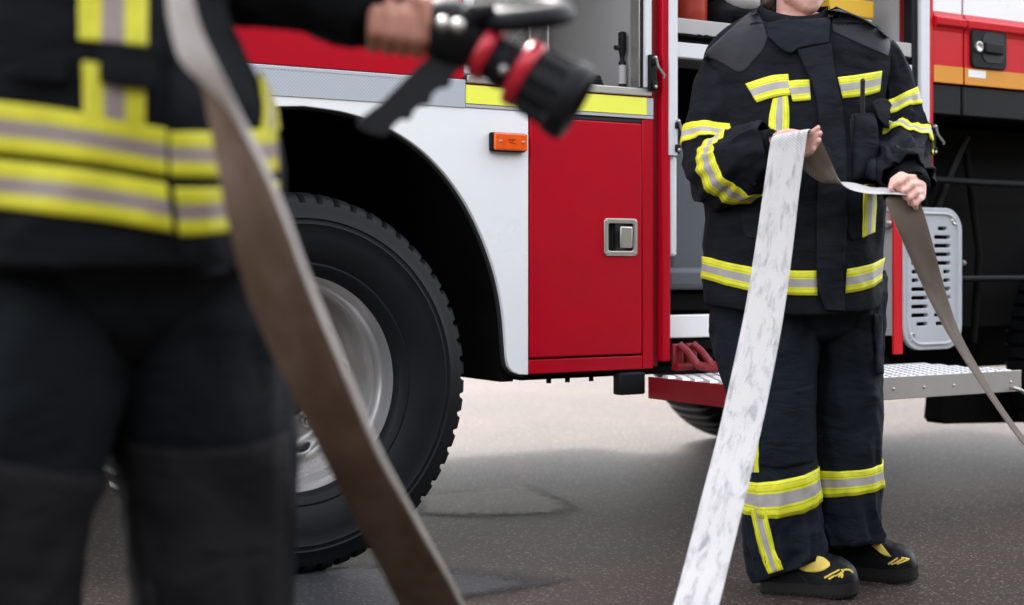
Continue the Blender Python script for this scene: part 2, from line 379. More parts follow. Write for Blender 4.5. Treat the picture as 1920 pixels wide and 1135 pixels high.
sheet('worn_patch', [(760, 926), (860, 920), (950, 912), (1000, 910), (1040, 925), (1075, 940), (1098, 958), (1060, 966), (980, 970), (860, 972), (760, 966)], .003, M['asphalt_worn'], 'pale worn patch of asphalt under the truck', 'worn patch')
def crack(pix, w, label):
    pts = []
    for a, b in zip(pix, pix[1:]):
        p, q = gp(*a), gp(*b); k = max(2, int((q - p).length / .03))
        for j in range(k):
            c = p.lerp(q, j / k); nn = noise.noise_vector(V((c.x * 9, c.y * 9, 1))) * .022; pts.append(V((c.x + nn.x, c.y + nn.y)))
    vs = []; fs = []
    for i, p in enumerate(pts):
        t = (pts[min(i + 1, len(pts) - 1)] - pts[max(i - 1, 0)]).normalized(); nrm = V((-t.y, t.x)) * w * (.6 + .8 * abs(noise.noise(V((i * .4, 2, 0)))))
        vs += [(p.x + nrm.x, p.y + nrm.y, .006), (p.x - nrm.x, p.y - nrm.y, .006)]
        if i: fs.append((2 * i - 2, 2 * i - 1, 2 * i + 1, 2 * i))
    tag(MB().add(vs, fs).build('asphalt_crack', M['tar'], None, 0), label, 'crack', kind='structure')
crack([(990, 905), (1030, 925), (1075, 945), (1100, 960), (1150, 966), (1250, 968), (1400, 964)], .006, 'dark crack running across the asphalt under the truck')
crack([(800, 962), (900, 972), (1000, 972), (1100, 960)], .005, 'thin dark crack along the pale worn patch')

# ================================================================== fire truck
T = empty('fire_truck', (0, 0, 0))
tag(T, 'red and white fire truck with open equipment compartments and a fold-down step', 'fire truck')
E_ = .0
# ---- fender panel with wheel arch
arch = [(.0, 1.287), (.12, 1.277), (.22, 1.253), (.31, 1.215), (.39, 1.163), (.465, 1.092), (.53, 1.005), (.58, .91), (.618, .81), (.64, .71), (.649, .62), (.653, .575)]
def cr1(pts, n=6):
    out = []
    for i in range(len(pts) - 1):
        p0 = V(pts[max(i - 1, 0)]); p1 = V(pts[i]); p2 = V(pts[i + 1]); p3 = V(pts[min(i + 2, len(pts) - 1)])
        for k in range(n):
            t = k / n; out.append(.5 * ((2 * p1) + (p2 - p0) * t + (2 * p0 - 5 * p1 + 4 * p2 - p3) * t * t + (3 * p1 - p0 - 3 * p2 + p3) * t ** 3))
    return out + [V(pts[-1])]
A = [(p.x, p.y) for p in cr1(arch)]
AL = [(-x, z) for x, z in reversed(A)]
cor = [(.658, .55), (.672, .532), (.695, .523), (.729, .521)]
outl = [(-1.6, 1.394), (-1.6, .521), (-.729, .521)] + [(-x, z) for x, z in reversed(cor[:-1])] + AL[:-1] + A + cor + [(.729, 1.312), (.509, 1.312), (.509, 1.394)]
fender = plate('fender_panel', [outl], 0, .03, M['white'], T, .003); fender['label'] = 'white side panel around the rear wheel arch'
# rubber lip of the arch
lip = MB(); lp = [V((x, .022, z)) for x, z in AL[:-1] + A + cor]
lip.tube(lp, .0085, 8); lip.build('arch_lip', M['black_gap'], T)
# arch liner (black inner tub)
ln = MB(); pr = [(x * 1.02, (z - .5) * 1.03 + .5) for x, z in [(-.72, .56)] + AL + A[1:] + [(.72, .56)]]
vs = [(x, y, z) for y in (.031, .66) for x, z in pr]; k = len(pr)
ln.add(vs, [(i, i + 1, k + i + 1, k + i) for i in range(k - 1)]); ln.add([(x, .66, z) for x, z in pr], [tuple(range(k))])
ln.build('wheel_arch_liner', M['black'], T)
boxpart('mud_guard', (.655, .04, .50), (.70, .66, 1.0), M['black'], T)
# ---- upper side panel, stripes
boxpart('side_panel', (-1.6, 0, 1.396), (.505, .03, 2.3), M['red'], T, .003)
boxpart('grey_stripe', (-1.6, -.0035, 1.312), (.5085, -.0005, 1.392), M['grey_tape'], T, 0)
MB().box((-1.6, -.0045, 1.3835), (.30, -.0037, 1.3865)).build('stripe_seam', M['grey_plain'], T)
boxpart('lintel_panel', (.511, .0, 1.312), (1.196, .03, 1.381), M['red'], T, .001)
boxpart('yellow_stripe', (.5105, -.0045, 1.3245), (1.168, -.0015, 1.3785), M['yellow_tape'], T, 0)
boxpart('stripe_border', (.5105, -.003, 1.3135), (1.1945, -.0005, 1.3225), M['grey_plain'], T, 0)
boxpart('stripe_border', (1.170, -.003, 1.3245), (1.1945, -.0005, 1.3785), M['grey_plain'], T, 0)
# ---- compartment 1 (open, above the stripe)
boxpart('compartment_sill', (.514, -.008, 1.384), (1.187, .05, 1.408), M['alu'], T, .003)
boxpart('shutter_rail', (.506, -.002, 1.412), (.540, .03, 2.3), M['white_rail'], T, .003)
boxpart('shutter_rail', (1.1615, -.004, 1.412), (1.189, .03, 2.3), M['white_rail'], T, .003)
boxpart('shutter_seal', (1.1485, .004, 1.412), (1.1605, .05, 2.3), M['black_plastic'], T, .002)
boxpart('seal_edge', (1.1435, .004, 1.412), (1.1480, .05, 2.3), M['alu'], T, .001)
ci = MB()
ci.box((.52, .05, 1.385), (1.19, .60, 1.40)); ci.box((.52, .60, 1.385), (1.19, .62, 2.2)); ci.box((.50, .05, 1.40), (.52, .62, 2.2)); ci.box((.5, .03, 2.2), (1.2, .62, 2.22))
ci.build('compartment_lining', M['alu_dull'], T, 35, .001)
boxpart('compartment_side', (1.163, .055, 1.402), (1.19, .598, 2.198), M['grey_panel'], T, .003)
# treadplate on the back wall : raised five-bar lugs
tp = MB().box((.525, .575, 1.402), (1.10, .598, 2.19)); tp.build('tread_back_panel', M['alu'], T)
lg = MB()
for i in range(17):
    for j in range(20):
        cx, cz = .545 + i * .034, 1.43 + j * .038
        for b_ in range(5):
            s_ = 1 if (i + j) % 2 else -1; off = (b_ - 2) * .0052
            a_ = V((cx - .009 + off * s_ * .8, .573, cz - .009 * s_ + off * .9)); q_ = a_ + V((.017, 0, .017 * s_))
            lg.tube([a_, q_], .0017, 5)
lg.build('tread_lugs', M['alu_pad'], T)
for x, y in ((1.09, .56), (1.125, .50)): MB().tube([(x, y, 1.402), (x, y, 2.19)], .006, 10).build('roller_guide', M['alu'], T)
# latch bracket on the rail
def rail_latch(x, z, sc=1.):
    o = MB().box((x, -.02, z), (x + .026 * sc, -.004, z + .115 * sc)).box((x + .004, -.030, z + .006), (x + .024 * sc, -.02, z + .03 * sc)).box((x + .004, -.028, z + .08 * sc), (x + .02 * sc, -.02, z + .1 * sc)).build('rail_latch', M['black_plastic'], T, 35, .003)
    MB().tube([(x + .016, -.03, z + .10 * sc), (x + .02, -.034, z + .075 * sc), (x + .036, -.05, z + .045 * sc), (x + .034, -.048, z + .038 * sc)], .0042, 8).build('latch_lever', M['dark_steel'], o)
    for q in (.012, .104): MB().lathe([(.0, -.034), (.005, -.033), (.006, -.02)], 10, (x + .013, 0, z + q * sc)).build('latch_screw', M['steel'], o)
rail_latch(1.170, 1.400)
rail_latch(1.262, 1.205)
# ---- lower compartment door
boxpart('door_backing', (.731, .031, .525), (1.197, .05, 1.31), M['black_gap'], T, 0)
boxpart('door_frame', (1.1545, .0, .523), (1.197, .03, 1.311), M['red'], T, .003)
boxpart('door_frame', (.7315, .0, .5225), (1.1543, .03, .566), M['red'], T, .003)
door = plate('compartment_door', [rrect(.7345, .5715, 1.150, 1.2965, .006), list(reversed(rrect(1.012, .889, 1.119, .987, .008)))], -.003, .03, M['red'], T, .004); door['label'] = 'red lower compartment door with recessed steel paddle latch'
MB().box((.735, .001, 1.299), (1.152, .006, 1.309)).build('door_seal', M['black_gap'], T)
fr = plate('door_latch', [rrect(1.002, .8795, 1.129, .9965, .012), list(reversed(rrect(1.017, .895, 1.114, .981, .008)))], -.009, .007, M['steel'], door, .0025)
MB().box((1.010, .018, .887), (1.121, .0265, .989)).build('latch_recess', M['dark_steel'], door)
MB().box((1.016, .012, .894), (1.058, .0175, .982)).build('latch_cup', M['black_plastic'], door)
pd = MB().box((1.062, -.0125, .905), (1.108, -.004, .972)); pd.build('latch_paddle', M['steel'], door, 35, .005, seg=3)
for x, z in ((1.0095, .988), (1.1215, .988), (1.0095, .888), (1.1215, .888)): MB().lathe([(0, -.0115), (.003, -.011), (.004, -.009)], 10, (x, 0, z)).build('latch_screw', M['alu'], door)
# ---- marker lamp
ml = plate('marker_lamp', [rrect(.589, 1.187, .711, 1.2435, .006)], -.016, .015, M['black_plastic'], T, .003)
le = plate('lamp_lens', [rrect(.595, 1.1905, .7085, 1.241, .005)], -.030, .0135, M['amber'], ml, .004)
for x in (.614, .692): MB().lathe([(0, -.0325), (.004, -.032), (.005, -.03)], 10, (x, 0, 1.216)).build('lamp_screw', M['steel'], ml)
M['amber_mark'] = mat('amber_embossed', (.28, .022, .005), .4)
mk = MB().box((.641, -.0312, 1.2205), (.650, -.0301, 1.2245)).box((.653, -.0312, 1.2205), (.6625, -.0301, 1.2245))
mk.tube([(.642, -.0306, 1.2175), (.648, -.0306, 1.212), (.653, -.0306, 1.2165), (.658, -.0306, 1.211), (.664, -.0306, 1.2125)], .0009, 5)
mk.build('lens_marking', M['amber_mark'], ml)
# ---- red corner pillar and white rail
boxpart('pillar_groove', (1.1985, .012, .53), (1.2225, .05, 2.3), M['dark_red'], T, 0)
boxpart('corner_pillar', (1.2230, -.014, .545), (1.2555, .05, 2.3), M['red'], T, .004)
boxpart('shutter_rail', (1.2445, -.0215, 1.200), (1.2785, -.0145, 2.3), M['white_rail'], T, .002)
boxpart('rail_channel', (1.2560, -.0143, 1.200), (1.2785, .06, 2.3), M['white_rail'], T, .002)
boxpart('inner_jamb', (1.2580, -.004, .88), (1.290, .05, 1.198), M['white_rail'], T, .008)
# ---- compartment 2 (big, open)
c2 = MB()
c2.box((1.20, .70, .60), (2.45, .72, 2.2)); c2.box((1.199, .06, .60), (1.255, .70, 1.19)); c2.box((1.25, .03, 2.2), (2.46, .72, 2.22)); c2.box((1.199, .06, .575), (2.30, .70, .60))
c2.build('compartment_lining', M['black'], T)  # interior shade is put into the black colour of this lining
boxpart('compartment_side', (2.372, .07, 1.62), (2.40, .70, 2.2), M['grey_panel'], T, .003)
boxpart('compartment_side', (2.372, .07, 1.12), (2.40, .70, 1.60), M['black_plastic'], T, .003)
boxpart('compartment_side', (2.262, .006, .60), (2.297, .70, 1.118), M['grey_panel'], T, .003)
boxpart('door_strap', (2.366, .045, 1.625), (2.3715, .075, 2.2), M['dark_red'], T, .001)
boxpart('shutter_seal', (2.355, .004, 1.12), (2.385, .044, 2.3), M['black_plastic'], T, .002)
boxpart('shutter_rail', (2.388, -.010, 1.12), (2.432, .05, 2.3), M['white_rail'], T, .003)
boxpart('jamb_strip', (2.434, -.004, 1.148), (2.455, .05, 2.3), M['red_cab'], T, .002)
rail_latch(2.425, 1.245)
boxpart('jamb_strip', (2.256, -.006, .535), (2.300, .005, 1.10), M['red_cab'], T, .002)
hg = boxpart('side_latch', (2.225, .006, .985), (2.2615, .05, 1.065), M['steel'], T, .004)
for z in (1.0, 1.045): MB().lathe([(0, -.008), (.008, -.006), (.009, .0)], 12, (2.243, .006, z)).build('latch_screw', M['alu'], hg)
# shelf
sh = MB().box((1.281, -.002, 1.517), (2.35, .03, 1.566)); shelf = sh.build('equipment_shelf', M['white_rail'], T, 35, .003)
boxpart('shelf_gap', (1.282, .012, 1.567), (2.35, .05, 1.592), M['black'], shelf, 0)
boxpart('shelf_tray', (1.282, .0, 1.593), (2.35, .66, 1.644), M['grey_panel'], shelf, .004)
ed = MB()
for i in range(70): ed.tube([(1.285 + i * .015, .0, 1.5905), (1.300 + i * .015, .0, 1.5905 + random.uniform(-.002, .002))], random.uniform(.004, .0075), 6)
ed.build('shelf_brush', M['black'], shelf)
# slate body of the pump housing under the shelf
ph = MB(); sec = [(.0, 1.245), (.02, 1.262), (.07, 1.27), (.5, 1.27)]
vs = []; fs = []; px_ = [(1.296, .79, .0), (1.296, 1.225, 0)]
ph.box((1.293, .075, .80), (1.80, .55, 1.265)); ph.build('pump_housing', M['grey_box'], T, 35, .045, seg=4)
boxpart('pump_ledge', (1.293, .055, .77), (1.80, .53, .845), M['grey_box'], T, .02)
boxpart('cross_rail', (1.262, .03, .615), (1.475, .07, .690), M['white'], T, .004)
boxpart('pump_base', (1.30, .10, .695), (1.9, .5, .765), M['black'], T, .01)
# hinges of the step
for k in range(2):
    x = 1.285 + k * .055
    h = MB().box((x - .02, -.02, .515), (x + .02, .0, .60)); hinge = h.build('step_hinge', M['dark_red'], T, 35, .006)
    MB().tube([(x, -.022, .598), (x + .012, -.05, .575), (x + .03, -.075, .535), (x + .045, -.12, .527), (x + .06, -.15, .527)], [.012, .012, .014, .013, .012], 10).build('hinge_arm', M['dark_red'], hinge)
    MB().tube([(x - .02, -.03, .527), (x + .06, -.03, .527)], .013, 12).build('hinge_barrel', M['dark_red'], hinge)
# ---- fold-down step
SX0, SX1, SW = 1.165, 2.376, -.455
st = MB().box((SX0 + .004, SW + .004, .438), (SX1, -.02, .497)); step = st.build('folding_step', M['alu_dull'], T, 35, .002); step['label'] = 'fold-down treadplate step with riveted aluminium edge'
boxpart('step_end', (SX0 - .004, SW, .432), (SX0 + .003, -.02, .500), M['dark_red'], step, .002)
boxpart('step_front', (SX0 + .004, SW - .002, .432), (SX1 + .003, SW + .003, .503), M['alu_dull'], step, .002)
pads = MB()
nx = 30; ny = 11
for i in range(-ny, nx):
    for j in range(ny):
        cx = SX0 + .03 + (i + j * .55) * .0405; cy = SW + .028 + j * .0385
        if not (SX0 + .02 < cx < SX1 - .02): continue
        r1, r2 = .0168, .0155; z0, z1 = .4972, .5035
        bot = [(cx - r1 + .004, cy - r2), (cx + r1 + .004, cy - r2), (cx + r1 + .012, cy + r2), (cx - r1 + .012, cy + r2)]
        top = [(lerp(cx + .008, x, .8), lerp(cy, y, .8)) for x, y in bot]
        pads.add([(x, y, z0) for x, y in bot] + [(x, y, z1) for x, y in top], [(4, 5, 6, 7), (0, 1, 5, 4), (1, 2, 6, 5), (2, 3, 7, 6), (3, 0, 4, 7)])
pads.build('step_tread', M['alu_pad'], step, 60)
for i in range(9): MB().ball((SX0 + .08 + i * .135, SW - .003, .465), (.005, .003, .005), 8, 6).build('rivet', M['steel'], step)
MB().tube([(SX1 - .05, SW - .002, .447), (SX1 - .052, SW - .016, .446), (SX1 - .03, SW - .03, .437), (SX1 - .02, SW - .03, .430)], .006, 8).build('step_hook', M['steel'], step)
boxpart('step_bracket', (1.06, -.012, .445), (1.158, .03, .515), M['black_plastic'], T, .006)
ub = MB().box((.74, .06, .50), (2.3, .3, .522)); 
for x in (.86, .93, 1.02): ub.tube([(x, .09, .51), (x, .09, .485)], .008, 8)
ub.build('body_underside', M['black'], T)
# ---- exhaust guard
outl = rrect(2.297, .547, 2.597, 1.058, .085, 10); holes = []
for i in range(12):
    z = .640 + i * .0312
    for c_, w_ in ((2.378, .042), (2.494, .042)):
        if i == 11 and c_ < 2.4: continue
        if i == 0: c_ += .012 if c_ < 2.4 else -.006; w_ = .028
        if i == 11: w_ = .024
        if i in (5, 6): c_ += -.022 if c_ < 2.4 else .022; w_ = .018
        holes.append(list(reversed(rrect(c_ - w_, z - .0068, c_ + w_, z + .0068, .0066, 4))))
gd = plate('exhaust_guard', [outl] + holes, -.012, .022, M['grey_vent'], T, .0025); gd['label'] = 'light grey slotted exhaust guard'
rim_ = MB(); rp_ = rrect(2.318, .568, 2.576, 1.037, .07, 8); rim_.tube([(x, -.013, z) for x, z in rp_ + rp_[:1]], .006, 8); rim_.build('guard_rim', M['grey_vent'], gd)
for x, z in ((2.555, 1.012), (2.338, .595), (2.555, .595)): MB().lathe([(0, -.016), (.008, -.016), (.012, -.0175), (.016, -.013)], 14, (x, 0, z)).build('guard_bolt', M['steel'], gd)
boxpart('guard_core', (2.31, .03, .57), (2.585, .2, 1.04), M['black'], gd, .01)
# ---- cab
boxpart('cab_panel', (2.462, .004, 1.512), (2.612, .05, 1.712), M['red_cab'], T, .006)
def cabskin(name, x0, x1, mlow, par):
    # side of the cab with a pressed crease, extruded along x
    prof = [(.0, 1.513), (.0, 1.70), (-.006, 1.712), (-.020, 1.722), (-.022, 1.745), (-.004, 1.754), (.0, 1.766), (.0, 1.768)]
    vs = [(x, y, z) for x in (x0, x1) for y, z in prof] + [(x, .05, z) for x in (x0, x1) for z in (1.513, 1.768)]
    k = len(prof); fs = [(i, k + i, k + i + 1, i + 1) for i in range(k - 1)]
    a, b, c, d = 2 * k, 2 * k + 1, 2 * k + 2, 2 * k + 3
    fs += [tuple(list(range(k)) + [b, a]), tuple(list(range(k, 2 * k)) + [d, c]), (a, c, k, 0), (k - 1, 2 * k - 1, d, b)]
    return MB().add(vs, fs).build(name, mlow, par, 25, .001)
cabskin('cab_quarter', 2.460, 2.613, M['red_cab'], T)
cd = cabskin('cab_door', 2.622, 3.55, M['red_cab'], T); cd['label'] = 'red cab door with black recessed handle and orange stripe'
boxpart('cab_gap', (2.600, .010, 1.513), (2.634, .06, 2.9), M['dark_red'], T, 0)
boxpart('skirt_gap', (2.600, .014, 1.402), (2.634, .06, 1.511), M['black'], T, 0)
boxpart('upper_quarter', (2.460, .004, 1.769), (2.613, .05, 2.9), M['white'], T, .003)
boxpart('upper_door', (2.622, .004, 1.769), (3.55, .05, 2.9), M['white'], cd, .003)
boxpart('orange_stripe', (2.4605, -.0022, 1.5145), (2.6125, -.0005, 1.575), M['orange_tape'], T, 0)
boxpart('orange_stripe', (2.6225, -.0022, 1.5145), (3.55, -.0005, 1.575), M['orange_tape'], cd, 0)
boxpart('white_label', (2.640, -.0034, 1.543), (2.733, -.0025, 1.570), M['white'], cd, 0)
boxpart('cab_skirt', (2.460, .008, 1.40), (2.611, .06, 1.508), M['black_plastic'], T, .004)
boxpart('cab_skirt', (2.623, .008, 1.40), (3.55, .06, 1.508), M['black_plastic'], T, .004)
hd = plate('door_handle', [rrect(2.650, 1.578, 2.840, 1.730, .022)], -.012, .014, M['black_plastic'], cd, .004)
M['handle_recess'] = mat('handle_recess', (.004, .004, .0045), .6)
plate('handle_cup', [rrect(2.705, 1.600, 2.822, 1.712, .03)], -.0145, .004, M['handle_recess'], cd, .001)
MB().box((2.708, -.026, 1.633), (2.812, -.0125, 1.675)).build('handle_grip', M['black_plastic'], cd, 35, .008, seg=3)
MB().lathe([(0, -.018), (.010, -.018), (.016, -.0205), (.020, -.0195), (.021, -.012)], 18, (2.682, 0, 1.655)).build('door_lock', M['steel'], cd)
# ---- hidden mass of the vehicle: roof, far side, chassis, front
bd = MB()
bd.box((-1.6, .0, 2.302), (2.455, 2.5, 3.0)); bd.box((-1.6, 2.46, .53), (2.455, 2.5, 2.30)); bd.box((-1.6, .031, 1.40), (-1.57, 2.45, 2.30))
bd.build('body_shell', M['red'], T, 35, .01)
cb = MB(); cb.box((2.46, .061, 1.512), (4.6, 2.5, 2.95)); cb.build('cab_shell', M['red_cab'], T, 35, .02)
ch = MB()
ch.box((-1.55, .725, .62), (2.46, 2.44, 1.38)); ch.box((2.461, .42, .70), (4.55, 2.3, 1.398)); ch.box((2.461, .062, 1.42), (4.59, 2.49, 1.510)); ch.box((-1.5, .9, .5), (4.4, 1.02, .62)); ch.box((-1.5, 1.5, .5), (2.5, 1.62, .62))
ch.box((2.3, .75, .40), (4.5, .89, .69)); ch.box((2.30, .21, .60), (2.46, .70, 1.13)); ch.box((2.62, .30, .60), (4.4, .41, 1.396))
ch.build('chassis', M['black'], T, 35, .01)
# pipes and struts below the cab
for pts, r, mm in (([(2.48, .15, 1.175), (2.9, .14, 1.168), (3.5, .12, 1.168)], .013, 'black_plastic'), ([(2.62, .16, .80), (3.0, .14, .80), (3.5, .12, .80)], .012, 'black_plastic'),
                   ([(2.60, .25, .62), (2.70, .24, 1.0), (2.80, .22, 1.22), (2.86, .2, 1.35)], .016, 'black_plastic'), ([(2.62, .2, .6), (2.62, .2, 1.35)], .018, 'black'),
                   ([(2.9, .2, .55), (2.93, .2, .9), (2.9, .24, 1.3)], .014, 'black')):
    MB().tube(pts, r, 10).build('under_cab_pipe', M[mm], T)
for x, z in ((2.83, .60), (2.80, .92), (2.95, .86)): MB().ball((x, .295, z), .012, 10, 6).build('chassis_bolt', M['alu_dull'], T)
plate('fuel_tank', [[(3.0, .225), (3.02, .205), (4.2, .155), (4.2, .37), (3.035, .345), (3.015, .33)]], .45, .1, M['black'], T, .006)
# ---- wheels
def wheel_parts(par):
    # rim profile from the outer flange inwards (outer side is -y)
    pr = [(.300, .02), (.312, .012), (.3175, .0), (.315, -.008), (.307, -.010), (.300, -.002), (.296, .014), (.288, .026), (.284, .050), (.276, .062), (.268, .074), (.262, .088), (.260, .150),
          (.258, .176), (.252, .196), (.243, .206), (.232, .202), (.220, .188), (.204, .168), (.188, .154), (.172, .148), (.120, .148), (.112, .144)]
    pr = [(r * 1.025, h) for r, h in pr]
    w = MB().lathe(pr, 96).build('wheel', M['rim'], par, 40)
    # tyre
    nb = 60; ns = nb * 5
    tp_ = [(.300, .02), (.306, -.002), (.316, -.014), (.330, -.020), (.336, -.0185), (.340, -.022), (.375, -.034), (.41, -.040), (.435, -.0405), (.440, -.0435), (.446, -.0405), (.452, -.0405), (.456, -.0435), (.461, -.0395),
           (.480, -.034), (.498, -.026), (.503, -.024), (.516, -.014), (.524, .004), (.529, .03), (.531, .08), (.532, .13), (.531, .18), (.529, .23), (.522, .26), (.5, .285), (.40, .30), (.31, .27)]
    def mod(r, h, a, j):
        i = int(round(a / (2 * pi) * ns)) % 5
        if 16 <= j <= 25 and i in (0,): r -= .012 if j in (16, 25) else .017
        if j in (20, 22): r -= .0
        return r
    MB().lathe(tp_, ns, mod=mod).build('tyre', M['tyre'], w, 30)
    hub = MB().lathe([(.0, .03), (.06, .03), (.072, .036), (.078, .05), (.082, .10), (.095, .125), (.112, .136), (.118, .1475)], 40); hub.build('hub', M['black_plastic'], w, 40)
    for i in range(10):
        a = 2 * pi * (i + .5) / 10
        MB().lathe([(.0, .106), (.010, .107), (.0135, .112), (.0135, .128), (.019, .132), (.019, .148)], 6 if i < 0 else 12, (.145 * cos(a), 0, .145 * sin(a))).build('wheel_nut', M['steel'], w, 30)
        a = 2 * pi * i / 10 - rad(66)
        hh = MB(); c_ = V((.216 * cos(a), .181, .216 * sin(a))); nr = V((-cos(a) * .68, -.733, -sin(a) * .68)); 
        tx = V((-sin(a), 0, cos(a))); ty = nr.cross(tx)
        ring = [c_ + nr * .0035 + tx * .029 * cos(q) + ty * .023 * sin(q) for q in [2 * pi * k_ / 24 for k_ in range(24)]]
        hh.add(ring, [tuple(range(24))]); hh.build('hand_hole', M['black_gap'], w)
        MB().tube(ring + ring[:1], .003, 6, cap=False).build('hole_lip', M['rim'], w)
    return w
W0 = wheel_parts(T); W0.location = (-.012, .012, .524); W0.rotation_euler = (0, rad(0), 0)
def copy_wheel(loc, rz):
    c = W0.copy(); COL.objects.link(c); c.parent = T; c.location = loc; c.rotation_euler = (0, 0, rz)
    for k_ in W0.children:
        d = k_.copy(); COL.objects.link(d); d.parent = c
for loc, rz in (((0, 2.455, .524), pi), ((3.17, 1.97, .524), pi), ((3.75, .06, .524), 0)): copy_wheel(loc, rz)
MB().tube([(0, .2, .527), (0, 2.3, .527)], .09, 16).build('rear_axle', M['black'], T)

# ---- loose gear in the open compartments
ex = MB().lathe([(0, 1.646), (.045, 1.646), (.053, 1.655), (.055, 1.70), (.055, 1.98), (.05, 2.02), (.03, 2.045), (0, 2.05)], 28, (1.475, .16, 0), 'z')
eo = ex.build('fire_extinguisher', M['extinguisher'], None, 40); tag(eo, 'orange red cylinder standing on the shelf of the open truck compartment', 'extinguisher')
MB().lathe([(.0, 2.051), (.02, 2.051), (.02, 2.075), (.0, 2.078)], 14, (1.475, .16, 0), 'z').build('valve', M['steel'], eo)
mk_ = MB().ball((1.665, .16, 1.71), (.11, .10, .062), 24, 14); mo = mk_.build('breathing_mask', M['black_plastic'], None, 60); tag(mo, 'black breathing mask with pale visor lying on the compartment shelf', 'mask')
MB().ball((1.650, .105, 1.745), (.065, .062, .045), 20, 12).build('visor', M['grey_panel'], mo, 60)
MB().tube([(1.60, .09, 1.69), (1.65, .05, 1.675), (1.72, .06, 1.675), (1.77, .10, 1.70)], .012, 8).build('strap', M['black'], mo)
yb = MB().box((2.05, .10, 1.646), (2.26, .34, 1.735)); yo = yb.build('equipment_case', M['white_rail'], None, 35, .008); tag(yo, 'off white case with yellow lid on the compartment shelf behind the shoulder', 'case')
boxpart('lid', (2.047, .097, 1.736), (2.263, .343, 1.80), M['webbing'], yo, .006)
cb_ = MB(); pts = []
for i in range(60):
    a = i * .42; pts.append((1.03 + .09 * cos(a) * (1 - i * .004), .17 + .05 * sin(a), 1.412 + .0007 * i))
cb_.tube(pts, .0075, 8); co = cb_.build('cable_coil', M['black_plastic'], None); tag(co, 'small black cable coiled on the floor of the upper compartment', 'cable')
fl = MB().lathe([(0, 1.402), (.012, 1.402), (.013, 1.41), (.012, 1.50), (.008, 1.505), (.008, 1.52), (.013, 1.54), (.013, 1.595), (0, 1.60)], 18, (1.141, .09, 0), 'z')
fo = fl.build('hand_torch', M['black_plastic'], None, 40); tag(fo, 'black hand torch standing upright inside the compartment rail', 'torch')
MB().tube([(1.128, .09, 1.545), (1.112, .09, 1.545)], .008, 8).build('switch', M['black_gap'], fo)
MB().lathe([(.0135, 1.43), (.0138, 1.44), (.0138, 1.48), (.0135, 1.49)], 18, (1.141, .09, 0), 'z').build('torch_collar', M['grey_panel'], fo)

# ---- added, unseen tree screen behind the camera: blocks low sky, darkens paint reflections
wd = MB(); nx_, nz_ = 90, 12
for i in range(nx_ + 1):
    for k in range(nz_ + 1):
        x, z = -60 + 120 * i / nx_, 9.2 * k / nz_; q = noise.fractal(V((x * .16, z * .3, 2)), .9, 2.1, 5); q2 = noise.noise(V((x * .2, 7, 0)))
        wd.v.append((x, -21 - 2.2 * q + 1.6 * (k / nz_) ** 2, z * (1 + .16 * q2) + (.9 * q if k == nz_ else 0)))
for i in range(nx_):
    for k in range(nz_): a = i * (nz_ + 1) + k; wd.f.append([a, a + 1, a + nz_ + 2, a + nz_ + 1]); wd.mi.append(0)
for _ in range(4200):
    x, z = random.uniform(-60, 60), random.uniform(.2, 9.4); y = -19.6 - random.uniform(0, 2.6); r = random.uniform(.18, .5); n_ = V((random.gauss(0, 1), random.gauss(0, 1) + .8, random.gauss(0, 1))).normalized()
    t_ = n_.orthogonal().normalized() * r; b_ = n_.cross(t_); c_ = V((x, y, z)); wd.add([c_ - t_, c_ - b_ * .5, c_ + t_, c_ + b_ * .5], [(0, 1, 2, 3)])
tag(wd.build('added_tree_screen', mat('screen_foliage', (.030, .042, .018), .7, vary=(1.4, .3, (.05, .06, .028))), None, 0), 'added dark tree screen behind the camera, blocking low sky light', 'added_tree_screen', kind='stuff')
# ================================================================== people : helpers
def crv(a, b, c, d, t): return .5 * ((2 * b) + (c - a) * t + (2 * a - 5 * b + 4 * c - d) * t * t + (3 * b - a - 3 * c + d) * t ** 3)

class Frame:
    """local frame of a standing person: x to the right of the photograph, y away, z up; origin on the ground"""
    def __init__(s, name, px0, d0):
        s.px0, s.d0 = px0, d0
        w = CAM + RV * ((px0 - 960) / F * d0) + DV * d0
        s.root = empty(name, (w.x, w.y, 0), -TH); s.cam = V(((960 - px0) / F * d0, -d0, .85))
    def L(s, px, py, dy=0.):
        d = s.d0 + dy; return V(((px - 960) / F * d - (s.px0 - 960) / F * s.d0, dy, .85 - (py - YH) / F * d))
    def G(s, px, py): return s.L(px, py, .85 * F / (py - YH) - s.d0)      # on the ground
    def ray(s, px, py): return V(((px - 960) / F, 1, -(py - YH) / F)).normalized()

